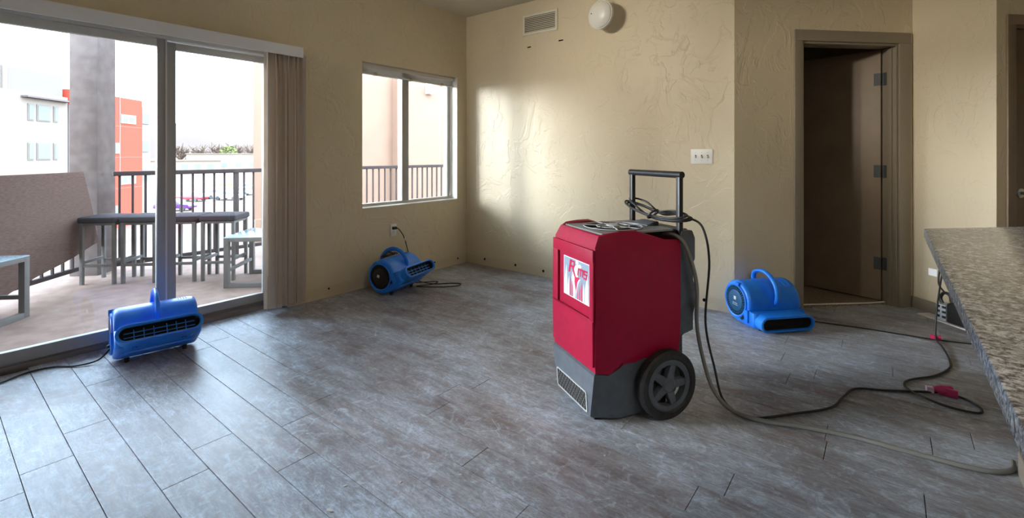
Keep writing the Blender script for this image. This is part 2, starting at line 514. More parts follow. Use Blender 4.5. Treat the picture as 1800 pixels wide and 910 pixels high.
tag(MB().tube(spline([BM @ Vector(p) for p in ((S1 + .03, .10, .016), (.9, .085, .016), (1.2, .075, .016), (S2 - .03, .09, .016))], 6), .008, 6, flat=.6).build('trim_2', M['white']), kind='structure')

dr = empty('door_2', tuple(BM @ Vector((S2 - .024, .118, 0))), R(45), kind='structure')
LR = Matrix.Rotation(R(-59), 4, 'Z')
MB().box(-.79, -.004, -.018, .018, .022, DH - .024, LR).build('door_leaf', M['door'], dr, bevel=.002)
for hz in (1.813, 1.066, .318):
    hg = MB().cyl((.0, -.012, hz - .05), (.0, -.012, hz + .05), .007, 10).build('hinge', M['hinge'], dr, smooth=40)
    MB().box(-.002, .0055, -.075, -.01, hz - .05, hz + .05).build('hinge_plate', M['hinge'], hg)
    MB().box(-.05, -.004, -.0205, -.0185, hz - .05, hz + .05, LR).build('hinge_plate', M['hinge'], hg)
MB().lathe([(.0, -.075), (.018, -.074), (.027, -.06), (.024, -.045), (.011, -.035), (.011, -.005), (.03, -.004), (.03, 0)], Matrix.Translation((-.40, .64, .95)) @ LR @ Matrix.Translation((0, -.018, 0)) @ Matrix.Rotation(R(-90), 4, 'X')).build('door_knob', M['chrome'], dr, smooth=40)

# dark door in the hall
HM = Matrix.Translation((4.273, .646, 0)) @ Matrix.Rotation(R(45), 4, 'Z')
d3 = empty('door_3', (4.273, .646, 0), R(45), kind='structure')
MB().box(.155, .945, .02, .055, .01, 2.05).build('door_leaf', M['door'], d3, bevel=.002)
MB().box(.135, .155, -.0, .11, 0, 2.07).build('jamb', M['door'], d3)
MB().box(.945, .965, -.0, .11, 0, 2.07).build('jamb', M['door'], d3)
MB().box(.155, .945, -.0, .11, 2.05, 2.07).build('head_jamb', M['door'], d3)
MB().box(.07, .135, -.015, 0, 0, 2.07).build('casing', M['door'], d3, bevel=.003)
MB().box(.965, 1.03, -.015, 0, 0, 2.07).build('casing', M['door'], d3, bevel=.003)
MB().box(.07, 1.03, -.015, 0, 2.07, 2.14).build('head_casing', M['door'], d3, bevel=.003)
MB().lathe([(.0, -.07), (.020, -.068), (.028, -.055), (.024, -.042), (.011, -.034), (.011, -.006), (.032, -.004), (.032, 0)], Matrix.Translation((.212, .02, .94)) @ Matrix.Rotation(R(-90), 4, 'X')).build('door_knob', M['chrome'], d3, smooth=40)

def slat_mat():
    m = bpy.data.materials.new('translucent_slat'); m.use_nodes = True
    nt = m.node_tree; b_ = nt.nodes['Principled BSDF']; out = nt.nodes['Material Output']
    b_.inputs['Base Color'].default_value = (.82, .74, .66, 1); b_.inputs['Roughness'].default_value = .5
    t = nt.nodes.new('ShaderNodeBsdfTranslucent'); t.inputs[0].default_value = (.62, .52, .42, 1)
    mx = nt.nodes.new('ShaderNodeMixShader'); mx.inputs[0].default_value = .35
    nt.links.new(b_.outputs[0], mx.inputs[1]); nt.links.new(t.outputs[0], mx.inputs[2]); nt.links.new(mx.outputs[0], out.inputs[0])
    return m


M['slat'] = slat_mat()

# ------------------------------------------------------------------ sliding glass door
sd = empty('door_1', (0, 0, 0), 0, kind='structure')
FX0, FX1 = -.215, -.10
ym = -2.79
MB().box(FX0, FX1, DY0, DY1, -.01, .03).build('sill_track', M['alu'], sd, bevel=.002)
MB().box(FX0 + .05, FX0 + .062, DY0, DY1, .03, .05).build('track_rib', M['alu'], sd)
MB().box(FX0, FX1, DY0, DY1, DZ - .04, DZ).build('head_frame', M['framel'], sd, bevel=.002)
MB().box(FX0, FX1, DY0, DY0 + .035, .03, DZ - .04).build('side_frame', M['frame'], sd, bevel=.002)
MB().box(FX0, FX1, DY1 - .035, DY1, .03, DZ - .04).build('side_frame', M['frame'], sd, bevel=.002)


def panel(xa, xb, y0, y1, st=.06, rail=.07, ms=None):
    p = empty('door_panel', (0, 0, 0)); p.parent = sd
    st1 = ms or st
    MB().box(xa, xb, y0, y0 + st, .04, DZ - .045).build('stile', M['frame'], p, bevel=.004)
    MB().box(xa, xb, y1 - st1, y1, .04, DZ - .045).build('stile', M['frame'], p, bevel=.004)
    MB().box(xa, xb, y0 + st, y1 - st1, .04, .04 + rail).build('bottom_rail', M['frame'], p, bevel=.004)
    MB().box(xa, xb, y0 + st, y1 - st1, DZ - .045 - .05, DZ - .045).build('top_rail', M['framel'], p, bevel=.004)
    xm = (xa + xb) / 2
    MB().box(xm - .003, xm + .003, y0 + st - .004, y1 - st1 + .004, .04 + rail - .004, DZ - .09).build('glass_pane', M['glass'], p)
    return p


panel(-.145, -.105, -3.84, -2.79, st=.06, ms=.055)     # room-side panel
panel(-.205, -.165, DY0 + .035, -3.79, st=.06, ms=.055)  # unseen extra panel in the part widened for light
p2 = panel(-.205, -.165, -2.80, DY1 - .035, st=.075, ms=.075)
# white edge strip on the meeting stile + pull handle
MB().box(-.150, -.101, -2.800, -2.789, .045, DZ - .05).build('meeting_strip', M['framel'], sd)
MB().box(-.165, -.150, -2.79, -2.725, .045, DZ - .05).build('interlock', M['frame'], sd, bevel=.002)

# valance + vertical blind
vb = empty('vertical_blind', (0.002, -2.9, 0), 0, 'white boxed valance with cream vertical slats drawn to one side of the sliding door', 'blind')
V0, V1, VZ0, VZ1 = -5.05 + 2.9, -1.945 + 2.9, 1.962, 2.043
MB().box(.088, .098, V0, V1, VZ0, VZ1).build('valance_board', M['valance'], vb, bevel=.002)
MB().box(0, .088, V1 - .010, V1, VZ0, VZ1).build('valance_return', M['valance'], vb, bevel=.002)
MB().box(0, .088, V0, V1 - .010, VZ1 - .010, VZ1).build('valance_top', M['valance'], vb, bevel=.002)
MB().box(.03, .07, V0 + .02, V1 - .02, VZ1 - .045, VZ1 - .01).build('head_track', M['white'], vb, bevel=.002)
n = 14
for i in range(n):
    yy = -2.205 + 2.9 + i * (.255 / (n - 1)) + random.uniform(-.004, .004)
    ang = R((-20, 48, 12, 58, -14, 40, 62, 5, 52, 20, 60, -10, 45, 66)[i])
    mb = MB(); k = 6; wd = .088
    ring = lambda z: [(-wd / 2 + wd * t / k, .006 * math.cos(PI * (t / k - .5)), z) for t in range(k + 1)] + [(-wd / 2 + wd * t / k, .006 * math.cos(PI * (t / k - .5)) - .0012, z) for t in range(k, -1, -1)]
    mb.loft([ring(.035 + .004 * (i % 3)), ring(1.985)])
    mb.build('slat', M['slat'], vb, smooth=50, loc=(.05 + random.uniform(-.004, .004), yy, 0), rot=(0, 0, ang))
MB().tube([(.096, V1 - .275, 1.97), (.097, V1 - .275, .30)], .004, 6).build('wand', M['white'], vb)

# ------------------------------------------------------------------ window
wn = empty('window_1', (0, 0, 0), 0, kind='structure')
X0, X1 = -.16, -.11
MB().box(X0, X1, WY0, WY0 + .035, WZ0, WZ1).build('side_frame', M['framel'], wn, bevel=.003)
MB().box(X0, X1, WY1 - .045, WY1, WZ0, WZ1).build('side_frame', M['framel'], wn, bevel=.003)
MB().box(X0, X1, WY0 + .035, WY1 - .045, WZ1 - .04, WZ1).build('head_frame', M['framel'], wn, bevel=.003)
MB().box(X0, X1, WY0 + .035, WY1 - .045, WZ0, WZ0 + .03).build('bottom_frame', M['framel'], wn, bevel=.003)
MB().box(X0 + .005, X1 + .012, -.815, -.738, WZ0 + .03, WZ1 - .04).build('meeting_stile', M['frame'], wn, bevel=.004)
MB().box(X0 + .0055, X1 + .013, -.825, -.815, WZ0 + .03, WZ1 - .04).build('weather_strip', M['white'], wn)
MB().box(-.138, -.132, WY0 + .03, -.815, WZ0 + .028, WZ1 - .038).build('glass_pane', M['glass'], wn)
MB().box(-.148, -.142, -.738, WY1 - .04, WZ0 + .028, WZ1 - .038).build('glass_pane', M['glass'], wn)
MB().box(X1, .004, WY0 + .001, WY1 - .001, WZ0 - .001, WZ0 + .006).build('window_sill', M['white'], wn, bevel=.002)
MB().box(X1, .002, WY1 - .006, WY1 + .001, WZ0 + .006, WZ1).build('lit_reveal', M['white'], wn)  # added white strip: light on this reveal put into its colour
mbld = empty('mini_blind', (-.06, (WY0 + WY1) / 2, 1.94), 0, 'ivory mini blind pulled fully up at the top of the window', 'blind')
hw = (WY1 - WY0) / 2 - .012
MB().box(-.02, .02, -hw, hw, .066, .103).build('head_rail', M['framel'], mbld, bevel=.002)
for i in range(8):
    MB().prism([(-.018, 0), (0, .003), (.018, 0), (.018, .0012), (0, .0042), (-.018, .0012)], 'y', -hw + .005, hw - .005).build('slat', M['framel'], mbld, loc=(0, 0, .020 + i * .0052))
MB().box(-.017, .017, -hw + .005, hw - .005, .004, .018).build('bottom_rail', M['framel'], mbld, bevel=.003)
for yy in (-hw * .72, 0, hw * .72):
    MB().box(-.021, .0225, yy - .012, yy + .012, .0, .028).build('clip', mat('brass_clip', (.45, .36, .2), .4) if yy < -.3 else bpy.data.materials['brass_clip'], mbld, bevel=.002)
MB().tube([(.022, hw - .05, .07), (.024, hw - .055, -.5), (.024, hw - .06, -1.15)], .0018, 5).build('pull_cord', M['white'], mbld)
MB().lathe([(.002, .03), (.005, .022), (.008, 0), (.006, -.002)], Matrix.Translation((.024, hw - .06, -1.18)), 10).build('cord_tassel', M['white'], mbld)

# ------------------------------------------------------------------ wall fittings
# vent
vt = empty('air_vent', (1.0065, 0, 2.506), 0, 'beige louvred air return vent high on the plastered wall', 'vent')
VW, VH = .21, .105
fr = MB()
o_ = [(-VW, -VH), (VW, -VH), (VW, VH), (-VW, VH)]
i_ = [(-VW + .026, -VH + .026), (VW - .026, -VH + .026), (VW - .026, VH - .026), (-VW + .026, VH - .026)]
fr.loft([[(a, 0, c) for a, c in o_], [(a, -.006, c) for a, c in o_], [(a * .97, -.012, c * .95) for a, c in o_], [(a, -.012, c) for a, c in i_], [(a, 0, c) for a, c in i_]], closed=True)
fr.build('frame', M['grille'], vt)
MB().box(-VW + .02, VW - .02, -.0015, -.0005, -VH + .02, VH - .02).build('backing', M['hole'], vt)
for i in range(9):
    z = -VH + .036 + i * (2 * VH - .072) / 8
    MB().box(-VW + .027, VW - .027, -.0075, -.006, -.010, .010, Matrix.Translation((0, 0, z)) @ Matrix.Translation((0, -.0068, 0)) @ Matrix.Rotation(R(-42), 4, 'X') @ Matrix.Translation((0, .0068, 0))).build('louver', M['grille'], vt)
for sx in (-1, 1):
    MB().cyl((sx * (VW - .012), -.0135, 0), (sx * (VW - .012), -.010, 0), .004, 10).build('screw', M['grille'], vt)

# switch plate
sw = empty('light_switch', (2.557, 0, 1.187), 0, 'white triple toggle light switch plate on the plastered wall', 'switch')
MB().box(-.084, .084, -.006, 0, -.058, .058).build('plate', M['white'], sw, bevel=.003)
for i in (-1, 0, 1):
    MB().box(i * .046 - .005, i * .046 + .005, -.0066, -.004, -.012, .012).build('slot', M['hole'], sw)
    MB().box(-.004, .004, -.016, 0, -.006, .006, Matrix.Translation((i * .046, -.004, 0)) @ Matrix.Rotation(R(25), 4, 'X')).build('toggle', M['white'], sw, bevel=.001)
    for s in (-1, 1):
        MB().cyl((i * .046, -.0068, s * .03), (i * .046, -.005, s * .03), .003, 8).build('screw', M['chrome'], sw)


def outlet(name, loc, rz, label):
    e = empty(name, loc, rz, label, 'outlet')
    MB().box(-.035, .035, -.005, 0, -.0575, .0575).build('plate', M['white'], e, bevel=.002)
    for s in (-1, 1):
        f = MB().lathe([(.017, 0), (.017, .002), (.0165, .0025)], Matrix.Translation((0, -.005, s * .0195)) @ Matrix.Rotation(R(90), 4, 'X'), 18).build('socket', M['white'], e, smooth=40)
        for a in (-.006, .006):
            MB().box(a - .001, a + .001, -.0085, -.006, s * .0195, s * .0195 + .008).build('slot', M['hole'], f)
    MB().cyl((0, -.0062, 0), (0, -.004, 0), .003, 8).build('screw', M['chrome'], e)
    return e


outlet('wall_outlet', (0, -1.005, .482), PI / 2, 'white duplex wall outlet under the window with a black plug in it')
outlet('wall_outlet', tuple(SM @ Vector((.245, 0, .42))), R(-45), 'white wall outlet on the pale angled wall behind the granite counter edge')

# dangling detector disc
dt = empty('dome_fixture', (1.752, -0.170, 2.414), R(38.4 - 46), 'white round dome fixture dangling by its wires high in front of the wall', 'light fixture')
RX = Matrix.Rotation(R(90), 4, 'X')
MB().lathe([(.0, .040), (.06, .036), (.098, .022), (.116, .004), (.116, -.006), (.0, -.006)], RX, 32).build('cover', M['white'], dt, smooth=35)
MB().lathe([(.0, -.006), (.124, -.006), (.124, -.030), (.0, -.030)], RX, 32).build('base', M['white'], dt, smooth=35)
MB().cyl((-.06, -.030, .01), (-.06, -.039, .01), .005, 8).build('status_light', M['bdark'], dt)
for k, (cx_, m_) in enumerate(((-.012, 'pink'), (.0, 'white'), (.012, 'cord'))):
    MB().tube(spline([(cx_, .012, .115), (cx_ * 1.6, .016, .145), (cx_ * .7, .01, .18), (0, .0, H - 2.414)], 5), .0025, 5).build('wire', M[m_], dt)
MB().box(-.018, .018, .004, .024, .116, .138).build('connector', M['white'], dt, bevel=.002)

# added fill light: boxed ceiling fixture out of view, brightens the room
def fill_light(loc, rz, label):
    e = empty('fill_light', loc, rz, label, 'added fill light')
    MB().box(-.64, .64, -.24, .24, -.03, 0).build('housing', M['white'], e, bevel=.004)
    MB().box(-.60, .60, -.20, .20, -.085, -.03).build('diffuser', M['lamp'], e, bevel=.02)
    for sx in (-1, 1):
        MB().box(sx * .62 - .02, sx * .62 + .02, -.22, .22, -.095, -.03).build('end_cap', M['framel'], e, bevel=.006)


fill_light((5.2, -3.4, H), PI / 2, 'long boxed fill light added unseen over the kitchen island')


# added unseen fill spots on a ceiling track, brightening back and angled walls
def fill_head(root, x, aim, power, cone, color=(1.0, .90, .72)):
    p = Vector((x, 0, -.12))
    wp = Vector(root.location) + Matrix.Rotation(root.rotation_euler[2], 3, 'Z') @ p
    q = (Vector(aim) - wp).to_track_quat('-Z', 'Y')
    Mh = Matrix.Translation(p) @ Matrix.Rotation(-root.rotation_euler[2], 4, 'Z') @ q.to_matrix().to_4x4()
    hd_ = MB().lathe([(.030, .07), (.042, .06), (.046, -.05), (.048, -.06), (.044, -.06), (.040, .045), (.0, .05)], Mh, 20).build('spot_head', M['white'], root, smooth=40)
    MB().cyl((x, 0, -.02), (x, 0, -.09), .008, 8).build('stem', M['white'], hd_)
    ld = bpy.data.lights.new('spot', 'SPOT'); ld.energy = power; ld.spot_size = R(cone); ld.spot_blend = 1.0; ld.shadow_soft_size = .12; ld.color = color
    lo = bpy.data.objects.new('fill_spot', ld); col.objects.link(lo); lo.parent = root
    lo.matrix_local = Mh @ Matrix.Translation((0, 0, -.065))


tl = empty('fill_track', (.95, -4.15, H), R(0), 'unseen white ceiling track with three added fill spots near the sliding door', 'added fill light')
MB().box(-.55, .55, -.018, .018, -.03, 0).build('track', M['white'], tl, bevel=.002)
fill_head(tl, -.4, (1.25, 0, 2.1), 80, 60)
fill_head(tl, 0, (2.1, 0, 1.7), 120, 46)
fill_head(tl, .4, (4.2, .75, 1.7), 210, 26)

# ------------------------------------------------------------------ granite counter + island
T = .905
CX, CY = 3.81, -1.462
poly = [(CX, -4.6), (CX, CY), (CX + 1.1, CY + 1.1), (5.6, CY + 1.1), (5.6, -4.6)]
ct = MB().prism(poly, 'z', T - .035 + .015, T + .015).build('countertop', M['granite'], bevel=.004)
tag(ct, 'speckled grey granite countertop with a mitred corner', 'countertop')
pb = [(4.1, -4.55), (4.1, -1.27), (4.1 + .85, -1.27 + .85), (5.5, -.42), (5.5, -4.55)]
isl = empty('kitchen_island', (4.8, -2.5, 0), 0, 'pale grey painted kitchen island base beneath the granite countertop', 'kitchen island')
q = [(a - 4.8, c + 2.5) for a, c in pb]
MB().prism(q, 'z', .0, T - .0202).build('body', mat('island_paint', (.42, .44, .42), .5), isl)
MB().box(4.085 - 4.8, 4.1 - 4.8, -4.5 + 2.5, -1.275 + 2.5, 0, .09).build('base_trim', M['trim'], isl, bevel=.003)

# ------------------------------------------------------------------ dehumidifier
DL, DA = (2.5247, -1.8897, 0), R(-29.7)
dh = empty('dehumidifier', DL, DA, 'tall red and charcoal wheeled dehumidifier with black pull handle', 'dehumidifier')


def sym(right):
    """mirror a right-hand half outline (front to back) into a full ring"""
    return right + [(-x, y, z) for x, y, z in reversed(right)]


def plan(xf, yf, xc, yc, xs, zs, yb=.452):
    # front corner, chamfer end, side stations
    return sym([(xf, yf, zs[0]), (xc, yc, zs[1]), (xs, .135, zs[2]), (xs, .20, zs[3]), (xs, .378, zs[4]), (xs, yb, zs[5])])


red = MB()
red.loft([
    plan(.170, .012, .198, .068, .205, [.25] * 6),
    plan(.196, .000, .212, .062, .215, [.236, .228, .276, .290, .333, .392]),
    plan(.197, -.002, .214, .060, .217, [.262, .262, .30, .31, .36, .41]),
    plan(.196, .000, .214, .060, .217, [.75] * 6),
    plan(.190, .002, .212, .060, .215, [.79] * 4 + [.775, .775]),
    plan(.180, .026, .206, .066, .208, [.838, .846, .854, .854, .80, .797]),
    plan(.176, .032, .200, .068, .200, [.842, .852, .858, .858, .803, .80]),
    plan(.164, .045, .176, .075, .176, [.838, .846, .852, .852, .80, .797]),
    plan(.160, .050, .172, .078, .172, [.76] * 6),
])
rs = red.build('red_shell', M['red'], dh, smooth=28)
# recessed sticker panel on the front: frame of four faces standing proud is the shell; panel built as an inset tray
tray = MB()
x0, x1, z0, z1 = -.140, .162, .466, .724
# proud surround (keeps the panel sunken)
for a in ((-.192, x0, z0 - .0, z1), (x1, .192, z0, z1)):
    tray.box(a[0], a[1], -.0125, .0, a[2], a[3])
tray.box(-.192, .192, -.0125, .0, .262, z0)
tray.box(-.192, .192, -.0125, .0, z1, .778)
tray.build('front_surround', M['red'], dh, bevel=.004)

# sticker, flat print
SX0, SX1, SZ0, SZ1 = -.090, .152, .519, .706
st = MB().box(SX0, SX1, -.0035, -.0022, SZ0, SZ1).build('sticker', M['swhite'], dh)
st['label'] = 'silver sticker with red letters, white flames and a dancing figure'
W_, H_ = SX1 - SX0, SZ1 - SZ0


def art(name, polys, m, lift):
    for p in polys:
        MB().prism([(SX0 + a * W_, SZ0 + c * H_) for a, c in p], 'y', -.0036 - lift - .0003, -.0036 - lift + .0002).build(name, m, st)


art('background', [[(.02, .02), (.98, .02), (.98, .98), (.02, .98)]], M['silver'], .0)
def flame(x, w0, h, lean=0):
    return [(x - w0 / 2, .02), (x + w0 / 2, .02), (x + w0 * .45, h * .55), (x + lean, h), (x - w0 * .5, h * .5)]
art('flame', [flame(.10, .11, .78, .015), flame(.205, .055, .52, .02), flame(.90, .12, .72, .03), flame(.79, .05, .48, .0)], M['swhite'], .0004)
art('flame', [flame(.275, .045, .62, .01), flame(.345, .04, .50), flame(.415, .03, .36), flame(.72, .045, .56, .015), flame(.645, .04, .42, .02), flame(.575, .03, .30)], M['sred'], .0004)
art('white_figure', [
    [(.44, .56), (.58, .54), (.585, .70), (.61, .78), (.72, .86), (.66, .92), (.50, .86), (.43, .78)],
    [(.56, .88), (.60, .94), (.55, .99), (.50, .97), (.50, .90)],
    [(.40, .02), (.47, .02), (.49, .22), (.44, .42), (.46, .60), (.38, .66), (.33, .50), (.40, .26)],
    [(.50, .03), (.55, .30), (.60, .44), (.68, .56), (.58, .50), (.53, .40)],
], M['swhite'], .0008)
art('red_sash', [[(.45, .56), (.64, .58), (.56, .44), (.51, .20), (.47, .36)]], M['sred'], .0012)
art('letter_r', [
    [(.20, .62), (.26, .62), (.34, .95), (.27, .95)], [(.27, .95), (.29, .90), (.46, .90), (.46, .95)], [(.46, .95), (.42, .93), (.41, .80), (.46, .80)],
    [(.25, .77), (.26, .82), (.46, .82), (.44, .77)], [(.34, .78), (.41, .78), (.50, .56), (.44, .56)],
], M['sred'], .0016)
art('letter_m', [
    [(.555, .62), (.595, .62), (.625, .82), (.585, .82)], [(.62, .82), (.615, .77), (.78, .77), (.785, .82)], [(.65, .62), (.685, .62), (.705, .79), (.67, .79)], [(.735, .62), (.77, .62), (.785, .80), (.75, .80)],
], M['sred'], .0016)
art('letter_s', [
    [(.80, .78), (.81, .825), (.94, .825), (.93, .78)], [(.80, .70), (.835, .70), (.845, .82), (.81, .82)], [(.80, .70), (.805, .74), (.92, .74), (.915, .70)],
    [(.88, .62), (.915, .62), (.93, .74), (.895, .74)], [(.785, .60), (.79, .645), (.915, .645), (.91, .60)],
], M['sred'], .0016)

# grey base, stepping under the red shell
base = MB()
base.loft([
    plan(.148, .012, .190, .098, .196, [.018] * 6, .30),
    plan(.152, .000, .194, .090, .200, [.028] * 6, .30),
    plan(.185, -.008, .202, .070, .205, [.15] * 6, .34),
    plan(.198, -.008, .207, .058, .208, [.226, .220, .266, .284, .327, .36], .44),
    plan(.190, .002, .200, .066, .203, [.234, .227, .274, .289, .332, .388], .448),
])
base.build('base_housing', M['dgrey'], dh, smooth=28)
# vent in the base front
vg = MB()
vz0, vz1, vx0, vx1 = .040, .124, -.150, .128
def rr(x0, x1, z0, z1, r, y, yt):
    pts = []
    for cx_, cz_, a0 in ((x1 - r, z0 + r, -90), (x1 - r, z1 - r, 0), (x0 + r, z1 - r, 90), (x0 + r, z0 + r, 180)):
        for k in range(5):
            a = R(a0 + 22.5 * k); xx = cx_ + r * math.cos(a); zz = cz_ + r * math.sin(a)
            pts.append((xx, y - .008 * (zz - .028) / .122 * yt, zz))
    return pts
vg.loft([rr(vx0 - .006, vx1 + .006, vz0 - .006, vz1 + .006, .012, .0005, 1), rr(vx0 - .006, vx1 + .006, vz0 - .006, vz1 + .006, .012, -.004, 1), rr(vx0, vx1, vz0, vz1, .010, -.004, 1), rr(vx0, vx1, vz0, vz1, .010, .0005, 1)], closed=True)
bv = vg.build('base_vent', M['lgrey'], dh, smooth=40)
MB().loft([rr(vx0, vx1, vz0, vz1, .010, -.0016, 1), rr(vx0, vx1, vz0, vz1, .010, -.0008, 1)]).build('vent_backing', M['hole'], bv)
bars = MB()
nb = 12
for s_ in (1, -1):
    for k in range(-4, nb + 5):
        xa = vx0 + (vx1 - vx0) * k / nb
        # diagonal clipped to the opening
        pts = []
        dx = s_ * .030
        xs0, xs1 = xa - dx, xa + dx
        t0, t1 = 0., 1.
        for lim, sg in ((vx0 + .002, 1), (vx1 - .002, -1)):
            f0 = (xs0 - lim) * sg; f1 = (xs1 - lim) * sg
            if f0 < 0 and f1 < 0: t0 = 2
            elif f0 < 0: t0 = max(t0, f0 / (f0 - f1))
            elif f1 < 0: t1 = min(t1, f0 / (f0 - f1))
        if t0 >= t1 - .05: continue
        def PT(t):
            zz = vz0 + (vz1 - vz0) * t
            return (xs0 + (xs1 - xs0) * t, -.0028 - .008 * (zz - .028) / .122, zz)
        bars.tube([PT(t0), PT(t1)], .0013, 4)
bars.build('vent_mesh', M['mgrey'], bv)
for fx in (-.12, .12):
    MB().box(fx - .02, fx + .02, .03, .07, 0, .02).build('foot', M['rubber'], dh, bevel=.003)

# rear spine and axle housing
rear = MB()
prof = [(.30, .06), (.30, .33), (.455, .33), (.455, .80), (.470, .842), (.535, .842), (.556, .80), (.556, .70), (.545, .68), (.545, .60), (.558, .575), (.558, .47), (.545, .44), (.545, .345), (.505, .325), (.505, .15), (.46, .06)]
rear.prism(prof, 'x', -.172, .172)
rear.build('rear_housing', M['dgrey'], dh, bevel=.008)
for s in (-1, 1):
    MB().prism([(.455, .34), (.455, .80), (.474, .838), (.535, .838), (.552, .80), (.552, .70), (.540, .68), (.540, .60), (.552, .575), (.552, .47), (.540, .44), (.540, .36)], 'x', s * .170, s * .205).build('side_spine', M['dgrey'], dh, bevel=.006)
    MB().box(min(s * .172, s * .216), max(s * .172, s * .216), .33, .36, .14, .17).build('axle', M['blk'], dh)

# top panel with round grille opening
pz = .845
cyg, rg, ng = .222, .146, 48
ring_c, ring_o = [], []
for k in range(ng):
    a = 2 * PI * k / ng
    ring_c.append((rg * math.cos(a), cyg + rg * math.sin(a)))
    tx = math.cos(a); ty = math.sin(a)
    xr, y0_, y1_ = .172, .050, .455
    cand = []
    if abs(tx) > 1e-6: cand.append(xr / abs(tx))
    if ty > 1e-6: cand.append((y1_ - cyg) / ty)
    if ty < -1e-6: cand.append((y0_ - cyg) / ty)
    m_ = min(cand)
    ring_o.append((tx * m_, cyg + ty * m_))
tp = MB()
sl = lambda y: pz - .0
tp.loft([[(a, c, pz - .008) for a, c in ring_o], [(a, c, pz) for a, c in ring_o], [(a, c, pz) for a, c in ring_c], [(a, c, pz - .006) for a, c in ring_c], ], cap0=False, cap1=False)
tpo = tp.build('top_panel', M['mgrey'], dh, smooth=35)
MB().loft([[(a, c, pz - .006) for a, c in ring_c], [(a, c, pz - .062) for a, c in ring_c]], cap0=False).build('fan_well', M['hole'], tpo, smooth=60)
gr = MB()
for rad in (.143, .080):
    gr.tube([(rad * math.cos(2 * PI * k / 40), cyg + rad * math.sin(2 * PI * k / 40), pz + .004) for k in range(40)], .0024, 6, closed=True)
for k in range(7):
    a = 2 * PI * k / 7 + .25
    gr.tube([(.02 * math.cos(a), cyg + .02 * math.sin(a), pz + .004), (.144 * math.cos(a + .22), cyg + .144 * math.sin(a + .22), pz + .004)], .0026, 6)
gr.build('fan_grille', M['lgrey'], dh, smooth=50)
MB().lathe([(.032, 0), (.032, .008), (.026, .011), (0, .011)], Matrix.Translation((0, cyg, pz)), 20).build('grille_hub', M['lgrey'], dh, smooth=40)
# control pod at the rear of the top
MB().prism([(.385, pz - .004), (.385, pz + .006), (.43, pz + .02), (.458, pz + .02), (.458, pz - .004)], 'x', -.055, .055).build('control_pod', M['dgrey'], dh, bevel=.006)

# wheels
for s in (-1, 1):
    wm = Matrix.Translation((s * .222, .344, .1555)) @ Matrix.Rotation(R(90 * s), 4, 'Y')
    wh = MB().lathe([(.118, .004), (.146, .0), (.1545, .010), (.1545, .042), (.146, .051), (.122, .053), (.116, .047), (.114, .01)], wm, 48, closed=True).build('wheel', M['rubber'], dh, smooth=35)
    rim = MB().lathe([(.092, .012), (.117, .008), (.117, .046), (.108, .050), (.092, .046)], wm, 48, closed=True).build('rim', M['dgrey'], wh, smooth=35)
    for k in range(5):
        a = 2 * PI * k / 5 + .32
        MB().prism([(.02, -.021), (.096, -.015), (.096, .015), (.02, .021)], 'z', .014, .042, wm @ Matrix.Rotation(a, 4, 'Z')).build('spoke', M['dgrey'], wh, bevel=.004)
    MB().lathe([(.034, .010), (.034, .044), (.026, .050), (0, .050)], wm, 24).build('hub', M['dgrey'], wh, smooth=35)

# pull handle
hd = empty('handle', (0, 0, 0)); hd.parent = dh
for s in (-1, 1):
    MB().box(s * .185 - .012, s * .185 + .012, .462, .486, .60, 1.10).build('handle_post', M['blk'], hd, bevel=.004)
MB().cyl((-.203, .474, 1.104), (.203, .474, 1.104), .0165, 18).build('grip', M['blk'], hd, smooth=40)

# cord bundle on the handle
def dloc(pts): return local(DL, DA, pts)
cb = []
for k, (za, zb_, dy) in enumerate(((.885, .915, .0), (.878, .94, .016), (.895, .925, -.014))):
    lp = [(-.215, .47 + dy, zb_ + .02), (-.16, .44 + dy, zb_), (0, .43 + dy, za + .006), (.14, .435 + dy, za), (.225, .462 + dy, za + .01), (.215, .505 + dy, za + .02), (.12, .51 + dy, za + .028), (0, .505 + dy, za + .015), (-.13, .505 + dy, zb_ + .006)]
    MB().tube(spline(lp, 6, True), .0052, 7, closed=True).build('power_cord', M['cord'], dh, smooth=60)
MB().tube(spline([(.03, .41, .885), (.05, .40, .90), (.065, .415, .918), (.055, .45, .922), (.035, .46, .905), (.03, .43, .886)], 4, True), .006, 6, closed=True).build('cord_tie', M['blk'], dh, smooth=60)
A0 = Matrix.Translation(DL) @ Matrix.Rotation(DA, 4, 'Z')
p0 = A0 @ Vector((.215, .505, .90))
hp = [p0, A0 @ Vector((.27, .535, .86)), A0 @ Vector((.285, .56, .70)), (3.02, -1.50, .40), (3.055, -1.475, .18), (3.09, -1.475, .05), (3.16, -1.48, .0065), (3.236, -1.474, .0065), (3.36, -1.33, .0065), (3.49, -1.16, .0065), (3.535, -.98, .0065), (3.575, -.86, .0065), (3.69, -.79, .0065), (3.814, -.708, .0065), (3.90, -.650, .0065)]
MB().tube(spline(dloc(hp), 8), .0055, 7).build('power_cord', M['cord'], dh, smooth=60)
q0 = A0 @ Vector((.12, .43, .815))
hs = [q0, A0 @ Vector((.20, .445, .815)), A0 @ Vector((.245, .465, .76)), A0 @ Vector((.268, .50, .60)), (2.985, -1.515, .38), (3.015, -1.50, .20), (3.06, -1.50, .085), (3.14, -1.505, .022), (3.262, -1.489, .0105), (3.42, -1.43, .0105), (3.588, -1.387, .0105), (3.76, -1.372, .0105), (3.939, -1.353, .0105), (4.02, -1.325, .0105), (4.07, -1.27, .0105), (4.082, -1.20, .0105)]
ho = MB().tube(spline(dloc(hs), 8), .0095, 8).build('drain_hose', M['hose'], dh, smooth=60)
ho['label'] = 'grey drain hose trailing over the floor'

# ------------------------------------------------------------------ blue air movers
BR = .145


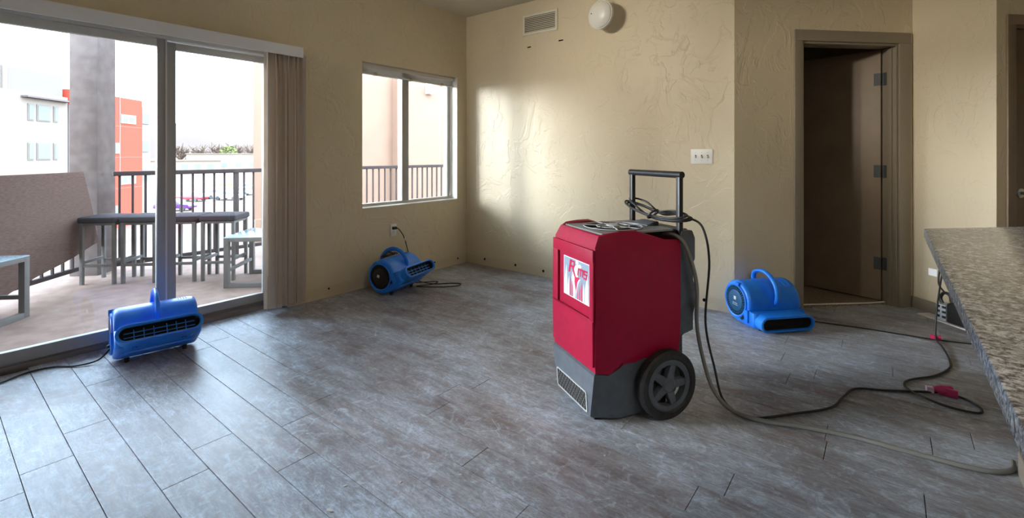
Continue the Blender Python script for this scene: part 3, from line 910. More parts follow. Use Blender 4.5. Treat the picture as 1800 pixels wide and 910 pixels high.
def air_mover(loc, rz, tilt, label, badge):
    root = empty('air_mover', loc, rz, label, 'air mover', 'blue air movers drying the room')
    lift = BR + .012
    TM = Matrix.Translation((0, 0, lift)) @ Matrix.Rotation(-tilt, 4, 'X')
    # housing: drum + tangential duct base, lofted across the axis
    def profile(sc_):
        pts = []
        for k in range(0, 27):
            a = R(194 - (194 + 90) * k / 26)
            pts.append((BR * math.cos(a), BR * math.sin(a)))
        pts += [(-.06, -BR), (-.12, -BR), (-.185, -BR + .003), (-.196, -BR + .015), (-.196, -.055), (-.188, -.040), (-.165, -.035)]
        c = (-.02, -.01)
        return [(c[0] + (y - c[0]) * sc_, c[1] + (z - c[1]) * sc_) for y, z in pts]
    mb = MB()
    HW = .203
    secs = [(-HW, .86), (-HW + .003, .925), (-HW + .010, .968), (-HW + .022, .995), (-HW + .034, 1.0), (HW - .034, 1.0), (HW - .022, .995), (HW - .010, .968), (HW - .003, .925), (HW, .86)]
    mb.loft([[(x, y, z) for y, z in profile(s)] for x, s in secs], M=TM)
    mb.build('housing', M['blue'], root, smooth=35)
    # outlet duct with open mouth
    cz = -BR + .053
    md = MB()
    md.loft([stadium(.385, .112, -.15, 10, cz - .001), stadium(.398, .104, -.205, 10, cz), stadium(.404, .100, -.246, 10, cz), stadium(.410, .104, -.254, 10, cz), stadium(.408, .102, -.262, 10, cz), stadium(.398, .092, -.266, 10, cz), stadium(.378, .078, -.266, 10, cz), stadium(.374, .074, -.260, 10, cz), stadium(.372, .072, -.250, 10, cz)], cap1=False, M=TM)
    duct = md.build('outlet_duct', M['blue'], root, smooth=40)
    MB().loft([stadium(.3721, .0721, -.2495, 10, cz), stadium(.352, .060, -.205, 10, cz), stadium(.352, .060, -.203, 10, cz)], cap0=False, M=TM).build('duct_interior', M['hole'], duct)
    g = MB()
    for zz in ((-.012, .012) if tilt > .1 else ()):
        g.box(-.165, .165, -.226, -.220, cz + zz - .0022, cz + zz + .0022, TM)
    for xx in ((-.12, -.075, -.03, .03, .075, .12) if tilt > .1 else ()):
        g.box(xx - .0022, xx + .0022, -.2255, -.2205, cz - .028, cz + .028, TM)
    if tilt > .1: g.build('outlet_guard', M['blue'], duct)
    for sx in (-.115, .115):
        MB().lathe([(0, 0), (.013, 0), (.015, .002), (.013, .004), (.008, .0035), (.006, .001), (0, .001)], TM @ Matrix.Translation((sx, -.165, -BR + .0005)) @ Matrix.Rotation(PI, 4, 'X'), 14).build('foot_socket', M['blk'], root, smooth=40)
    # seam along the mouth / base rib
    MB().box(-.17, .17, -.10, -.02, -BR - .010, -BR + .006, TM).build('skid', M['blue'], root, bevel=.004)
    # intake grille on the left end
    gm = TM @ Matrix.Translation((-HW - .0008, 0, .004)) @ Matrix.Rotation(R(-90), 4, 'Y')
    ig = MB().lathe([(.103, -.004), (.118, -.004), (.118, .006), (.113, .010), (.103, .006)], gm, 40, closed=True).build('intake_ring', M['blue'], root, smooth=40)
    MB().lathe([(0, -.002), (.104, -.002), (.104, .0005), (0, .0005)], gm, 40).build('intake_backing', M['hole'], ig)
    rb = MB()
    for k in range(36):
        rb.box(.070, .104, -.0028, .0028, .001, .0065, gm @ Matrix.Rotation(2 * PI * k / 36, 4, 'Z'))
    rb.build('intake_ribs', badge[0], ig)
    MB().lathe([(0, .0005), (.073, .0005), (.073, .006), (.068, .0085), (0, .0085)], gm, 36).build('motor_cap', badge[0], ig, smooth=40)
    MB().lathe([(.086, .0066), (.089, .0066), (.089, .008), (.086, .008)], gm, 36, closed=True).build('rib_ring', badge[0], ig)
    bz = gm @ Matrix.Rotation(badge[1], 4, 'Z')
    MB().box(-.012, .012, -.012, .012, .008, .0092, bz @ Matrix.Translation((.016, 0, 0))).build('badge', M['white'], ig)
    if badge[2]:
        for a in (-.018, 0, .018):
            MB().box(-.004, .004, a - .007, a + .007, .008, .0092, bz @ Matrix.Translation((-.02, 0, 0))).build('badge_print', M['lgrey'], ig)
        MB().box(-.002, .002, -.03, .03, .008, .0092, bz @ Matrix.Translation((-.032, 0, 0))).build('badge_print', M['lgrey'], ig)
    # switch / latch tabs on the left end
    MB().box(-HW - .014, -HW + .004, -.14, -.10, -.115, -.03, TM).build('end_tab', M['blue'], root, bevel=.004)
    MB().box(-HW - .014, -HW + .02, -.045, .0, .11, .135, TM).build('end_tab', M['blue'], root, bevel=.004)
    MB().cyl(TM @ Vector((-HW - .002, -.09, -.085)), TM @ Vector((-HW - .028, -.10, -.095)), .010, 10).build('knob', M['blk'], root, smooth=40)
    # carry handle arching round the drum
    pts = []
    for a, rr_ in ((143, BR - .01), (139, BR + .018), (128, BR + .046), (112, BR + .058), (94, BR + .060), (76, BR + .052), (62, BR + .034), (53, BR + .012), (47, BR - .012)):
        pts.append((0, BR * 0 - rr_ * math.cos(R(180 - a)) * -1 * -1, rr_ * math.sin(R(a))))
    pts = [(0, rr_ * math.cos(R(a)), rr_ * math.sin(R(a))) for a, rr_ in ((182, BR - .012), (172, BR + .010), (158, BR + .030), (138, BR + .052), (116, BR + .062), (96, BR + .062), (80, BR + .056), (68, BR + .046), (60, BR + .022), (55, BR - .012))]
    sp = spline(pts, 4)
    hb = MB().tube([TM @ p for p in sp], .019, 10, flat=.72)
    hb.build('carry_handle', M['blue'], root, smooth=60)
    # moulded stacking ribs on top right of the drum
    for k in range(4):
        a0, a1 = 84, 104
        pp = [TM @ Vector((.115 + k * .013, (BR + .0005) * math.cos(R(a)), (BR + .0005) * math.sin(R(a)))) for a in range(a0 + 10, a1 + 30, 4)]
        MB().tube(pp, .0022, 5).build('moulded_rib', M['blue'], root, smooth=60)
    # floor feet or kick-stand
    for sx in (-.14, .14):
        if tilt > .1:
            MB().cyl((sx, -.06, 0), (sx, -.075, .055), .012, 10).build('foot', M['rubber'], root, smooth=40)
            MB().cyl((sx, .045, 0), (sx, .055, .035), .012, 10).build('foot', M['rubber'], root, smooth=40)
        else:
            MB().cyl((sx, -.17, 0), (sx, -.17, .016), .012, 10).build('foot', M['rubber'], root, smooth=40)
            MB().cyl((sx, .03, 0), (sx, .03, .02), .012, 10).build('foot', M['rubber'], root, smooth=40)
    return root


def cord_child(root, pts, r=.0045, name='power_cord', m='cord', k=8):
    lp = local(root.location, root.rotation_euler[2], pts)
    return MB().tube(spline(lp, k), r, 7).build(name, M[m], root, smooth=60)


a1 = air_mover((.205, -2.935, 0), R(81.2), R(33), 'blue air mover tilted up in front of the sliding glass door', (M['blk'], 0, False))
cord_child(a1, [(.15, -3.13, .08), (.14, -3.19, .02), (.10, -3.28, .006), (.02, -3.36, .006), (.0, -3.46, .006), (.06, -3.57, .006), (.14, -3.75, .006), (.2, -4.2, .006)])
a2 = air_mover((.272, -1.185, 0), R(103.4), R(33), 'blue air mover plugged into the wall outlet under the window', (M['blk'], .6, False))
a3 = air_mover((2.985, -.035, 0), R(48.5), 0, 'blue air mover lying flat beside the open interior door', (M['bdark'], 0, True))

# cord of the window air mover: outlet -> drum, loops on the floor
cord_child(a2, [(.016, -1.0, .502), (.055, -.985, .495), (.075, -.94, .42), (.07, -.90, .32), (.10, -.90, .22), (.14, -.95, .10), (.24, -.93, .03), (.40, -.86, .006), (.52, -.74, .006), (.60, -.70, .006), (.62, -.78, .006), (.52, -.90, .006), (.40, -.99, .006), (.36, -1.02, .012), (.42, -.90, .012), (.40, -.80, .012), (.34, -.86, .014), (.30, -1.0, .03), (.27, -1.06, .07)])
lp = local(a2.location, a2.rotation_euler[2], [(0.014, -1.0, .502)])[0]
MB().box(-.016, .016, -.022, .018, -.013, .013, Matrix.Translation(lp) @ Matrix.Rotation(-a2.rotation_euler[2], 4, 'Z')).build('plug', M['blk'], a2, bevel=.004)
lp = local(a2.location, a2.rotation_euler[2], [(0.083, -.93, .40)])[0]
MB().box(-.001, .001, -.02, .02, -.016, .016, Matrix.Translation(lp) @ Matrix.Rotation(R(-60), 4, 'Z') @ Matrix.Rotation(R(35), 4, 'X')).build('cord_tag', M['paper'], a2)
# cord coiled on its handle
hl = []
for k in range(3):
    pp = [(-.05 + .008 * k, .05, lift_) for lift_ in (.31,)]
TM2 = Matrix.Translation((0, 0, BR + .012)) @ Matrix.Rotation(R(-33), 4, 'X')
for k in range(3):
    ring = [TM2 @ Vector((-.07 + .14 * t, -.055 + .012 * k - .02 * math.sin(PI * t), .150 + .012 * k + .01 * math.sin(2 * PI * t))) for t in [i / 8 for i in range(9)]]
    back = [TM2 @ Vector((.07 - .14 * t, -.005 + .010 * k, .158 + .008 * k)) for t in [i / 8 for i in range(9)]]
    MB().tube(spline(ring + back, 2, True), .0045, 6, closed=True).build('coiled_cord', M['cord'], a2, smooth=60)
# cord of the door air mover running under the counter
cord_child(a3, [(3.20, .13, .05), (3.25, .15, .012), (3.33, .17, .005), (3.572, .217, .005), (3.76, .235, .005), (3.939, .255, .005), (4.10, .30, .005), (4.268, .352, .005), (4.5, .42, .005)])

# ------------------------------------------------------------------ extension cord under the counter
o_pt = SM @ Vector((.245, -.03, .44))
ex = empty('extension_cord', (3.939, .25, 0), 0, 'black extension cord running from the angled wall to a pink plug on the floor', 'cord')
pl_ = [tuple(o_pt), (4.03, .72, .46), (3.99, .45, .40), (3.955, .30, .20), (3.945, .262, .06), (3.95, .22, .012), (3.968, .10, .012), (3.985, -.08, .006), (3.975, -.24, .006), (3.90, -.42, .006), (3.79, -.57, .006), (3.775, -.68, .006), (3.84, -.77, .012), (3.93, -.80, .006), (4.03, -.79, .006), (4.045, -.72, .006), (4.0, -.655, .006), (3.945, -.635, .006)]
MB().tube(spline(local(ex.location, 0, pl_), 8), .0052, 7).build('cable', M['cord'], ex, smooth=60)
PM = Matrix.Translation(local(ex.location, 0, [(3.925, -.642, .022)])[0]) @ Matrix.Rotation(R(20), 4, 'Z')
pk = MB().lathe([(.0, -.045), (.012, -.042), (.016, -.03), (.022, -.015), (.022, .012), (.024, .016), (.024, .03), (.0, .03)], PM @ Matrix.Rotation(R(90), 4, 'Y'), 14).build('connector', M['pink'], ex, smooth=40)
MB().box(-.075, -.045, -.012, .012, -.02, .01, PM).build('plug', mat('pale_pink', (.75, .5, .62), .4), ex, bevel=.004)
MB().box(-.02, .05, -.02, .0, -.0215, .016, PM @ Matrix.Rotation(R(-25), 4, 'Z')).build('tape_flag', M['pink'], ex, bevel=.002)
PM2 = Matrix.Translation(local(ex.location, 0, [(3.945, .262, .02)])[0])
MB().box(-.028, .028, -.014, .014, -.012, .012, PM2).build('tape_flag', M['pink'], ex, bevel=.004)
# white tag on the cord
PM3 = Matrix.Translation(local(ex.location, 0, [(3.965, .45, .405)])[0]) @ Matrix.Rotation(R(-40), 4, 'Z')
MB().box(-.055, .0, -.001, .001, -.03, .018, PM3).build('cord_tag', M['paper'], ex)

# black power box by the baseboard
pbx = empty('power_box', tuple(SM @ Vector((.42, -.075, 0))), R(-45), 'black power box with white clips and a carry loop against the baseboard', 'power box')
MB().box(-.26, .17, -.055, .045, 0, .006).build('base_sheet', M['paper'], pbx)
MB().prism([(-.06, .006), (.15, .006), (.13, .05), (.06, .13), (-.02, .16), (-.06, .14)], 'y', -.04, .04).build('case', M['blk'], pbx, bevel=.012, seg=3)
MB().box(-.135, -.062, -.042, .040, .008, .125).build('outlet_block', mat('pale_block', (.45, .50, .58), .35), pbx, bevel=.006)
for zz in (.03, .065, .10):
    for xx in (-.125, -.085):
        MB().box(xx, xx + .022, -.048, -.040, zz, zz + .016).build('clip', M['blk'], pbx, bevel=.002)
MB().tube(spline([(-.12, 0, .12), (-.135, 0, .16), (-.11, 0, .20), (-.07, 0, .195), (-.05, 0, .15)], 5), .011, 8).build('carry_loop', M['blk'], pbx, smooth=60)
c2 = local(pbx.location, R(-45), [tuple(SM @ Vector((.250, -.035, .40)))])[0]
MB().tube(spline([c2, (c2[0] + .02, c2[1] - .03, .36), (-.13, -.02, .26), (-.10, 0, .20)], 6), .006, 7).build('power_cord', M['cord'], pbx, smooth=60)

# ------------------------------------------------------------------ plaster chips on the floor
chips = [
    (1.585, -1.540, .016, 'crumb of grey plaster in the middle of the floor, farthest from the red dehumidifier base'),
    (2.227, -2.976, .017, 'largest flat plaster chip in the foreground of the floor'),
    (1.744, -2.797, .009, 'small pale plaster chip on the planks left of the largest chip'),
    (2.159, -2.876, .011, 'thin plaster sliver just behind the largest chip'),
    (2.321, -2.527, .010, 'small plaster chip left of the dehumidifier base on a plank joint'),
    (2.443, -2.576, .010, 'white plaster chip nearest the dehumidifier on the open floor'),
    (1.507, -2.862, .007, 'tiny plaster crumb nearest the sliding door'),
    (2.300, -2.740, .009, 'plaster crumb between the largest chip and the dehumidifier'),
    (2.816, -2.134, .007, 'tiny plaster crumb beside the front foot of the dehumidifier'),
]
for x, y, s, lab in chips:
    rnd = random.Random(int(x * 1000))
    k = 6
    ring = [(s * rnd.uniform(.6, 1.1) * math.cos(2 * PI * i / k), s * .6 * rnd.uniform(.6, 1.1) * math.sin(2 * PI * i / k)) for i in range(k)]
    o = MB().loft([[(a, c, 0) for a, c in ring], [(a * .9, c * .85, s * rnd.uniform(.10, .22)) for a, c in ring]]).build('plaster_chip', M['chip'], loc=(x, y, 0), rot=(0, 0, rnd.uniform(0, 6)))
    tag(o, lab, 'debris', 'plaster chips scattered on the floor')

# ------------------------------------------------------------------ balcony
ZB = -.03
sl = MB().prism([(-.22, 2.6), (-2.95, 2.6), (-2.95, -2.80), (-.50, -5.25), (-.22, -5.25)], 'z', ZB - .2, ZB).build('balcony_slab', M['slab'])
tag(sl, kind='structure')
PX, PY = -2.79, -2.69
tag(MB().box(-.10, .10, -.1, 5.2, 2.745, 2.98).build('balcony_beam', M['post'], loc=(-2.79, -2.69, 0)), 'dark beam resting on the balcony post', 'beam')
tag(MB().box(-1.95, -.22, -5.2, -1.95, 2.50, 2.66).build('sky_shade_slab', M['post']), kind='structure')  # unseen slab, added to keep high sky off the floor by the door
po = MB().box(-.13, .13, -.13, .13, ZB, 2.74).build('balcony_post', M['post'], loc=(PX, PY, 0), rot=(0, 0, R(45)), bevel=.006)
tag(po, 'square dark stucco post at the bend of the balcony railing', 'post')


def railing(p0, p1, n, label, wide=()):
    p0 = Vector((*p0, 0)); p1 = Vector((*p1, 0)); L = (p1 - p0).length; a = math.atan2(p1.y - p0.y, p1.x - p0.x)
    e = empty('balcony_railing', (p0.x, p0.y, 0), a, label, 'railing')
    MB().box(0, L, -.03, .03, .985, 1.03).build('top_rail', M['rail'], e, bevel=.004)
    MB().box(0, L, -.018, .018, .065, .105).build('bottom_rail', M['rail'], e, bevel=.003)
    data = None
    for i in range(n):
        x = L * (i + .5) / n
        if data is None:
            o = MB().box(-.009, .009, -.009, .009, .105, .985).build('baluster', M['rail'], e); data = o.data
        else:
            o = bpy.data.objects.new('baluster', data); col.objects.link(o); o.parent = e
        o.location = (x, 0, 0)
    for x in wide:
        MB().box(x - .024, x + .024, -.024, .024, ZB, .985).build('rail_post', M['rail'], e, bevel=.003)
    return e


y0 = -2.60
railing((-2.45, y0), (-2.45, 2.4), 46, 'dark metal balcony railing running past the stools toward the pink wing', wide=(-1.44 - y0, -.2 - y0 + .0, 1.12 - y0))
railing((-2.50, -2.86), (-.32, -5.04), 27, 'dark metal balcony railing behind the hung brown screen', wide=(1.6,))
# brown mesh screen laced to the angled railing (slack cloth)
scn = MB()
ex_, ey_ = .7071, -.7071
def SP(t, z, off): return (-2.46 + .048 + ex_ * t + off * .7071, -2.89 + .048 + ey_ * t + off * .7071, z)
nt_, nz_ = 20, 10
front, faces = [], []
for i in range(nt_ + 1):
    u = i / nt_
    for j in range(nz_ + 1):
        v = j / nz_
        tb = -.215 + u * 2.25
        tt = .0 + u * 2.0
        zb_ = .32 - .245 * (tb + .215)          # slanted lower hem
        zt = 1.035
        t = tb + (tt - tb) * v
        z = max(zb_, .04) + (zt - max(zb_, .04)) * v
        off = .012 * math.sin(9 * t + 3 * v) * (1 - v) + .012
        front.append((t, z, off))
vs = [SP(t, z, o) for t, z, o in front] + [SP(t, z, o + .003) for t, z, o in front]
N = (nt_ + 1) * (nz_ + 1)
def ix(i, j, k): return k * N + i * (nz_ + 1) + j
for i in range(nt_):
    for j in range(nz_):
        faces.append((ix(i, j, 0), ix(i, j + 1, 0), ix(i + 1, j + 1, 0), ix(i + 1, j, 0)))
        faces.append((ix(i, j, 1), ix(i + 1, j, 1), ix(i + 1, j + 1, 1), ix(i, j + 1, 1)))
for i in range(nt_):
    for j in (0, nz_): faces.append((ix(i, j, 0), ix(i + 1, j, 0), ix(i + 1, j, 1), ix(i, j, 1)))
for j in range(nz_):
    for i in (0, nt_): faces.append((ix(i, j, 0), ix(i, j + 1, 0), ix(i, j + 1, 1), ix(i, j, 1)))
scn.add(vs, faces)
tag(scn.build('privacy_screen', M['screen'], smooth=60), 'brown mesh privacy screen hung slanting over the angled balcony railing', 'privacy screen')

# bar stools
def stool(loc, rz, label):
    e = empty('bar_stool', loc, rz, label, 'bar stool', 'bar stools along the balcony railing')
    cs = MB()
    hw_ = .172
    def rq(q, z, r=.03):
        pts = []
        for cx_, cy_, a0 in ((hw_ - r, -hw_ + r, -90), (hw_ - r, hw_ - r, 0), (-hw_ + r, hw_ - r, 90), (-hw_ + r, -hw_ + r, 180)):
            for k in range(4):
                a = R(a0 + 30 * k); pts.append((cx_ + (r - q) * math.cos(a), cy_ + (r - q) * math.sin(a), z))
        return pts
    cs.loft([rq(.008, .585), rq(.0, .592), rq(0, .622), rq(.006, .634), rq(.02, .640)])
    cs.build('cushion', M['cushion'], e, smooth=40)
    h = .14
    for sx in (-1, 1):
        for sy in (-1, 1):
            MB().box(sx * h - .014, sx * h + .014, sy * h - .014, sy * h + .014, 0, .585).build('leg', M['stool'], e, bevel=.002)
    for s in (-1, 1):
        MB().box(-h, h, s * h - .010, s * h + .010, .560, .5845).build('apron', M['stool'], e)
        MB().box(s * h - .010, s * h + .010, -h, h, .560, .5845).build('apron', M['stool'], e)
        MB().box(-h, h, s * h - .010, s * h + .010, .165, .190).build('stretcher', M['stool'], e)
        MB().box(s * h - .010, s * h + .010, -h, h, .195, .220).build('stretcher', M['stool'], e)
    return e


sls = ['charcoal cushioned bar stool beside the stucco post', 'charcoal cushioned bar stool second from the stucco post', 'charcoal cushioned bar stool third from the stucco post, behind the door stiles', 'charcoal cushioned bar stool beside the low glass table']
s0 = (-2.27, -2.665)
for i in range(4):
    stool((s0[0] + .245 * i, s0[1] + .255 * i, ZB), R(45), sls[i])


def low_table(loc, rz, wx, wy, label):
    e = empty('side_table', loc, rz, label, 'table')
    a, b_ = wx / 2, wy / 2; t = .022; zt = .46
    for sx in (-1, 1):
        for sy in (-1, 1):
            MB().box(sx * a - t, sx * a + t, sy * b_ - t, sy * b_ + t, 0, zt).build('leg', M['stool'], e, bevel=.003)
    for s in (-1, 1):
        MB().box(-a + t, a - t, s * b_ - t, s * b_ + t, 0, .04).build('floor_rail', M['stool'], e, bevel=.003)
        MB().box(-a + t, a - t, s * b_ - t, s * b_ + t, zt - .035, zt).build('top_rail', M['stool'], e, bevel=.003)
        MB().box(s * a - t, s * a + t, -b_ + t, b_ - t, zt - .035, zt).build('top_rail', M['stool'], e, bevel=.003)
        MB().box(s * a - .012, s * a + .012, -b_ + t, b_ - t, .14, .17).build('stretcher', M['stool'], e, bevel=.003)
    MB().box(-a - t, a + t, -b_ - t, b_ + t, zt, zt + .008).build('glass_top', mat('table_glass', (.20, .25, .28), .05), e, bevel=.002)
    return e


c45 = .7071
fx, fy = -1.09, -2.05
low_table((fx + c45 * .24 - c45 * .27, fy + c45 * .24 + c45 * .27, ZB), R(45), .48, .54, 'low grey glass topped side table half hidden by the vertical slats')
low_table((-1.45 + c45 * .30 - c45 * .11, -3.36 - c45 * .30 - c45 * .11, ZB), R(-45), .60, .30, 'low grey glass topped side table in front of the brown screen')

# ------------------------------------------------------------------ pink wing next door
wg = empty('neighbour_wing', (-4.2, 0, -6), 0, 'pink stucco wing of the building seen through the window', 'building')
MB().prism([(0, -.50), (0, 4.6), (-6.0, 4.6), (-6.0, 4.2), (-4.0, 3.5)], 'z', 0, 13).build('wall', M['stucco'], wg)
MB().box(0, .16, 2.2, 3.42, 0, 13).build('bump_out', M['stucco'], wg)
MB().box(0, .06, -.50, 4.6, 5.9, 6.17).build('ledge', M['stucco'], wg)
lm = empty('wall_lamp', (-4.04, 3.02, 2.60), 0, 'small white box lamp mounted high on the pink stucco wing', 'lamp')
MB().box(0, .02, -.09, .09, -.10, .16).build('back_plate', M['white'], lm, bevel=.004)
MB().prism([(.02, .14), (.13, .06), (.13, -.08), (.02, -.08)], 'y', -.085, .085).build('hood', M['white'], lm, bevel=.006)
MB().box(.03, .11, -.06, .06, -.095, -.08).build('lens', M['framel'], lm)

# ------------------------------------------------------------------ beyond: ground, apartment block, hills, car park
GZ = -6.0
tag(MB().box(-1500, 300, -900, 1500, GZ - .5, GZ).build('ground', mat('parking_asphalt', (.107, .077, .060), .9, var=(.131, .097, .077), vscale=.2, coord='World')), kind='structure')
K = 33.3 / 20
EM = Matrix.Translation((3.701 - 33.3 * c45, -3.847 - 33.3 * c45, 0)) @ Matrix.Rotation(R(135), 4, 'Z')
# local: x along the facade (away from the room), y away from the facade into the building is +? facade normal (0.707,0.707) is local -y
ew = mat('white_render', (.178, .138, .111), .9)
ewin = mat('far_glass', (.13, .125, .115), .15)
efr = mat('far_frame', (.137, .108, .090), .7)
egrey = mat('pale_cladding', (.139, .110, .094), .8)
ered = mat('red_cladding', (.333, .048, .030), .8)
eledge = mat('grey_ledge', (.098, .078, .070), .8)
def ez(z): return 1.2 + (z - 1.2) * K
bw = empty('white_apartment', tuple(EM @ Vector((23 * K, 0, GZ))), R(135), 'pale apartment block with framed windows beyond the balcony', 'building')
bx = lambda e0: (e0 - 23) * K
def pb_(root, name, m, e0, e1, z0, z1, y0, y1): return MB().box(bx(e0), bx(e1), y0, y1, ez(z0) - GZ, ez(z1) - GZ).build(name, m, root)
MB().box(bx(12), bx(26.95), 0, 12, 0, ez(4.15) - GZ).build('wall', ew, bw)
MB().box(bx(12), bx(26.95), .4, 12, ez(4.15) - GZ, ez(5.22) - GZ).build('top_storey', egrey, bw)
pb_(bw, 'parapet_joint', ew, 23.65, 23.85, 4.15, 5.24, .3, .5)
MB().box(bx(24.3), bx(26.9), -.5, 0, ez(3.88) - GZ, ez(3.96) - GZ).build('ledge', eledge, bw)
for (zc0, zc1) in ((2.82, 3.62), (.95, 1.78), (-.95, -.12)):
    for (ea, eb) in ((24.64, 24.97), (25.12, 25.89), (26.06, 26.33), (22.2, 22.9)):
        f = pb_(bw, 'window', efr, ea, eb, zc0, zc1, -.06, .1)
        pb_(bw, 'pane', ewin, ea + .05, eb - .05, zc0 + .05, zc1 - .05, -.09, -.06).parent = f
pb_(bw, 'drainpipe', eledge, 26.98, 27.05, -4, 3.8, -.05, .1)
rw = empty('red_apartment', tuple(EM @ Vector((23 * K, 0, GZ))), R(135), 'red clad apartment block with small white windows behind the balcony post', 'building')
MB().box(bx(27.3), bx(32.79), 0, 10, 0, ez(4.64) - GZ).build('wall', ered, rw)
MB().box(bx(32.79), bx(33.9), .3, 10, 0, ez(4.3) - GZ).build('stair_tower', ew, rw)
pb_(rw, 'panel_joint', efr, 30.72, 30.80, -4, 4.64, -.03, .05)
for zj in (2.9, 1.05, -.8):
    pb_(rw, 'panel_joint', mat('joint', (.280, .084, .062), .8), 27.3, 32.79, zj - .02, zj + .02, -.02, .05)
for (ea, eb, za, zb2) in ((30.80, 32.14, 3.09, 3.64), (29.40, 30.70, 1.27, 1.91), (30.80, 32.14, -.6, 0.0), (29.40, 30.70, -2.4, -1.8)):
    f = pb_(rw, 'window', ew, ea, eb, za, zb2, -.08, .1)
    for q_ in (.18, .58):
        pb_(rw, 'pane', ewin, ea + (eb - ea) * q_, ea + (eb - ea) * (q_ + .26), za + .12, zb2 - .12, -.10, -.08).parent = f
for zz in (3.2, 1.4, -.4):
    f = MB().box(bx(33.0), bx(33.7), .2, .35, ez(zz) - GZ, ez(zz + .7) - GZ).build('window', ewin, rw)

# direction helpers in world: point at (px-based) bearing, built at true distance
def bearing(deg, dist):
    """deg to the left (+) of the camera axis used only to lay out the far town in plan"""
    a = R(38.4 + deg)
    return (3.701 - math.sin(a) * dist, -3.847 + math.cos(a) * dist)

# hills: ridge mesh
hl_ = MB(); rnd = random.Random(3)
cols_ = 60; rows_ = 6
vs = []
for i in range(cols_ + 1):
    deg = -5 + 75 * i / cols_
    base_h = 62 + 22 * math.sin(i * .19 + 1.1) + 9 * math.sin(i * .53) + rnd.uniform(-2, 2)
    for j in range(rows_ + 1):
        d = 1150 + 500 * j / rows_
        h = base_h * math.sin(PI * .5 * min(1, (j + .05) / (rows_ - 1))) + (rnd.uniform(-4, 4) if 0 < j < rows_ else 0)
        x, y = bearing(deg, d)
        vs.append((x, y, GZ - 4 + max(0, h) * 1.35))
fs = [(i * (rows_ + 1) + j, (i + 1) * (rows_ + 1) + j, (i + 1) * (rows_ + 1) + j + 1, i * (rows_ + 1) + j + 1) for i in range(cols_) for j in range(rows_)]
hl_.add(vs, fs)
tag(hl_.build('hills', mat('hazy_hills', (.076, .055, .046), .95, var=(.082, .060, .049), vscale=.01, coord='World'), smooth=80), kind='structure')

# bare trees: trunk + fan of twigs
tb_m = mat('bare_twigs', (.088, .057, .042), .9)
tg_m = mat('spring_leaves', (.115, .115, .045), .8)
def bare_tree(deg, dist, h, seed):
    rn = random.Random(seed); x, y = bearing(deg, dist)
    e = empty('bare_tree', (x, y, GZ), rn.uniform(0, 6), 'bare leafless tree in the row beyond the car park', 'tree', 'bare trees beyond the car park')
    MB().tube([(0, 0, 0), (.1, 0, h * .3), (0, .1, h * .55)], .3, 6, radii=[.32, .25, .15]).build('trunk', tb_m, e)
    tw = MB()
    for k in range(34):
        a = rn.uniform(0, 2 * PI); z0_ = rn.uniform(.22, .55) * h; ln = rn.uniform(.25, .5) * h; up_ = rn.uniform(.35, 1.1)
        d = Vector((math.cos(a), math.sin(a), up_)).normalized()
        p = Vector((0, 0, z0_)); q_ = p + d * ln * .5; r_ = q_ + (d + Vector((rn.uniform(-.5, .5), rn.uniform(-.5, .5), .3))).normalized() * ln * .5
        tw.tube([p, q_, r_], .1, 4, radii=[.34, .26, .15])
        for _ in range(3):
            r2 = q_ + Vector((rn.uniform(-1, 1), rn.uniform(-1, 1), rn.uniform(.2, 1))).normalized() * ln * .45
            tw.tube([q_, r2], .06, 3, radii=[.2, .1])
    tw.build('branches', tb_m, e)
    return e
for i, (dg_, ds_, hh_) in enumerate(((34.9, 318, 14.5), (33.5, 336, 15.5), (32.0, 316, 16.0), (30.3, 338, 18), (28.9, 318, 17))):
    bare_tree(dg_, ds_, hh_, 50 + i)['label'] = '%s bare leafless tree from the door stile beyond the car park' % ('first', 'second', 'third', 'fourth', 'fifth')[i]

# leafy green shrub tree on the roof line
x, y = bearing(30.9, 300)
gt = empty('leafy_tree', (x, y, GZ), 0, 'small rounded yellow green tree among the bare trees', 'tree')
MB().tube([(0, 0, 0), (0, 0, 7)], .3, 6).build('trunk', tb_m, gt)
lf = MB(); rn = random.Random(9)
for k in range(420):
    a = rn.uniform(0, 2 * PI); u_ = rn.uniform(-1, 1); rr_ = rn.uniform(.55, 1) ** .5
    c = Vector((math.cos(a) * math.sqrt(1 - u_ * u_) * 4.2 * rr_, math.sin(a) * math.sqrt(1 - u_ * u_) * 4.2 * rr_, 8.6 + u_ * 3.4 * rr_))
    n_ = Vector((rn.uniform(-1, 1), rn.uniform(-1, 1), rn.uniform(-1, 1))).normalized(); t_ = n_.orthogonal().normalized() * .62; b2 = n_.cross(t_)
    lf.add([c + t_, c + b2, c - t_, c - b2], [(0, 1, 2, 3)])
tag(lf.build('foliage', tg_m, gt), kind='stuff')

# low flat-roofed stores
for (deg, dist, wd, dp, hh, lab) in ((31.0, 276, 34, 14, 7.6, 'long low cream store with a flat roof beyond the car park'), (34.6, 246, 26, 12, 4.6, 'lower pale shed with a flat roof nearer the balcony')):
    x, y = bearing(deg, dist)
    e = empty('store_building', (x, y, GZ), R(38.4 + deg), lab, 'building')
    MB().box(-wd / 2, wd / 2, 0, dp, 0, hh).build('wall', mat('cream_wall', (.187, .134, .100), .9), e)
    MB().box(-wd / 2 - .4, wd / 2 + .4, -.5, dp + .4, hh, hh + .35).build('roof', mat('pale_roof', (.162, .123, .099), .9), e)
    for k in range(5):
        f = MB().box(-wd / 2 + 2 + k * wd / 5.5, -wd / 2 + 4.5 + k * wd / 5.5, -.06, .05, 1, 3.2).build('window', ewin, e)

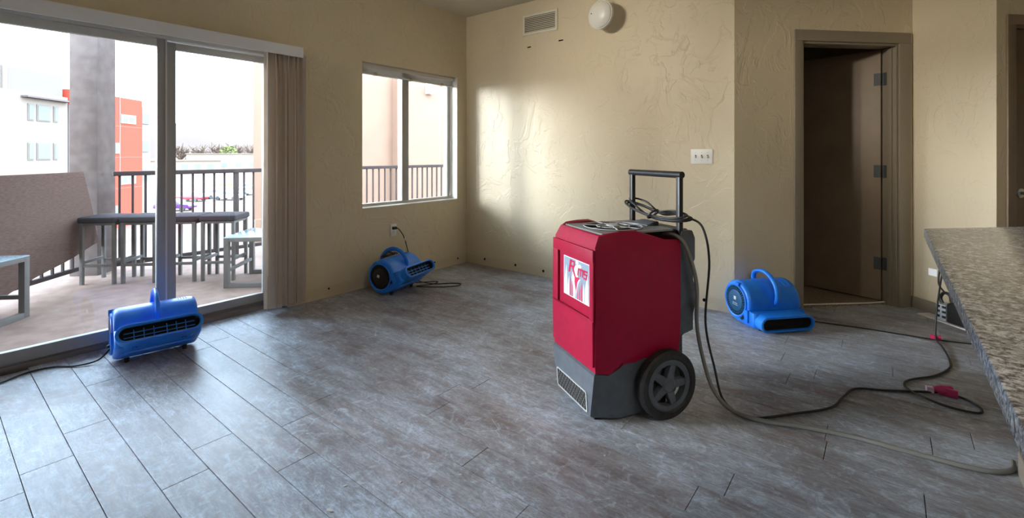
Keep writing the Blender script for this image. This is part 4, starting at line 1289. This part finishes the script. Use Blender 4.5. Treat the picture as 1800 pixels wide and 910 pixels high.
# grass verges
for k, (deg, dist, ln, wd) in enumerate(((35.2, 99, 5, 2.6), (32.8, 106, 8, 2.6), (29.7, 132, 13, 3.0))):
    x, y = bearing(deg, dist)
    mb = MB(); nn_ = 14
    ring = [(ln / 2 * math.cos(2 * PI * i / nn_), wd / 2 * math.sin(2 * PI * i / nn_)) for i in range(nn_)]
    mb.loft([[(a, c, 0) for a, c in ring], [(a * .96, c * .9, .12) for a, c in ring]])
    o = mb.build('grass_verge', mat('verge_grass', (.118, .118, .020), .9), loc=(x, y, GZ), rot=(0, 0, R(38.4 + deg)))
    tag(o, ['yellow green grass island nearest the door stile in the car park', 'yellow green grass island in the middle of the car park', 'yellow green grass strip by the store on the far side'][k], 'grass', kind='stuff')


# parked cars
def car(deg, dist, rz, color, label):
    x, y = bearing(deg, dist)
    e = empty('parked_car', (x, y, GZ), rz, label, 'car', 'cars in the car park')
    cm = mat('car_paint', color, .25)
    MB().prism([(-2.2, .35), (2.2, .35), (2.25, .65), (2.1, .85), (1.2, .95), (-2.0, 1.0), (-2.25, .8)], 'y', -.88, .88).build('body', cm, e, bevel=.06)
    cb_ = MB().prism([(-1.9, .95), (1.15, .93), (.45, 1.42), (-1.3, 1.45)], 'y', -.76, .76).build('cabin', ewin, e, bevel=.05)
    MB().prism([(-1.35, 1.43), (.45, 1.40), (.35, 1.47), (-1.25, 1.5)], 'y', -.72, .72).build('roof', cm, e, bevel=.02)
    for sx in (-1.4, 1.4):
        for sy in (-1, 1):
            MB().cyl((sx, sy * .70, .33), (sx, sy * .92, .33), .33, 14).build('wheel', M['rubber'], e)
    return e


car(34.1, 89, R(30), (.30, .02, .03), 'red car parked below the balcony rail')
car(30.8, 88, R(30), (.28, .29, .30), 'silver car parked second from the red car')
car(32.3, 93, R(120), (.34, .34, .34), 'white car parked beside the red car')
car(29.5, 110, R(125), (.05, .07, .12), 'dark blue car parked far right by the rail')
car(29.3, 97, R(120), (.26, .27, .28), 'grey car parked in front of the dark blue car')
car(35.4, 75, R(40), (.07, .02, .10), 'purple car parked low behind the stools')

# weathered outdoor surfaces are fully matte
for n_ in ('pink_stucco', 'balcony_concrete', 'white_render', 'far_frame', 'pale_cladding', 'red_cladding', 'grey_ledge', 'joint', 'parking_asphalt', 'hazy_hills', 'bare_twigs', 'spring_leaves', 'cream_wall', 'pale_roof', 'verge_grass', 'post_stucco', 'brown_mesh', 'grey_tube', 'dark_rail', 'charcoal_cushion', 'far_glass'):
    for m_ in bpy.data.materials:
        if m_.name.split('.')[0] == n_:
            m_.node_tree.nodes['Principled BSDF'].inputs['Specular IOR Level'].default_value = .02
            m_.node_tree.nodes['Principled BSDF'].inputs['Roughness'].default_value = .9
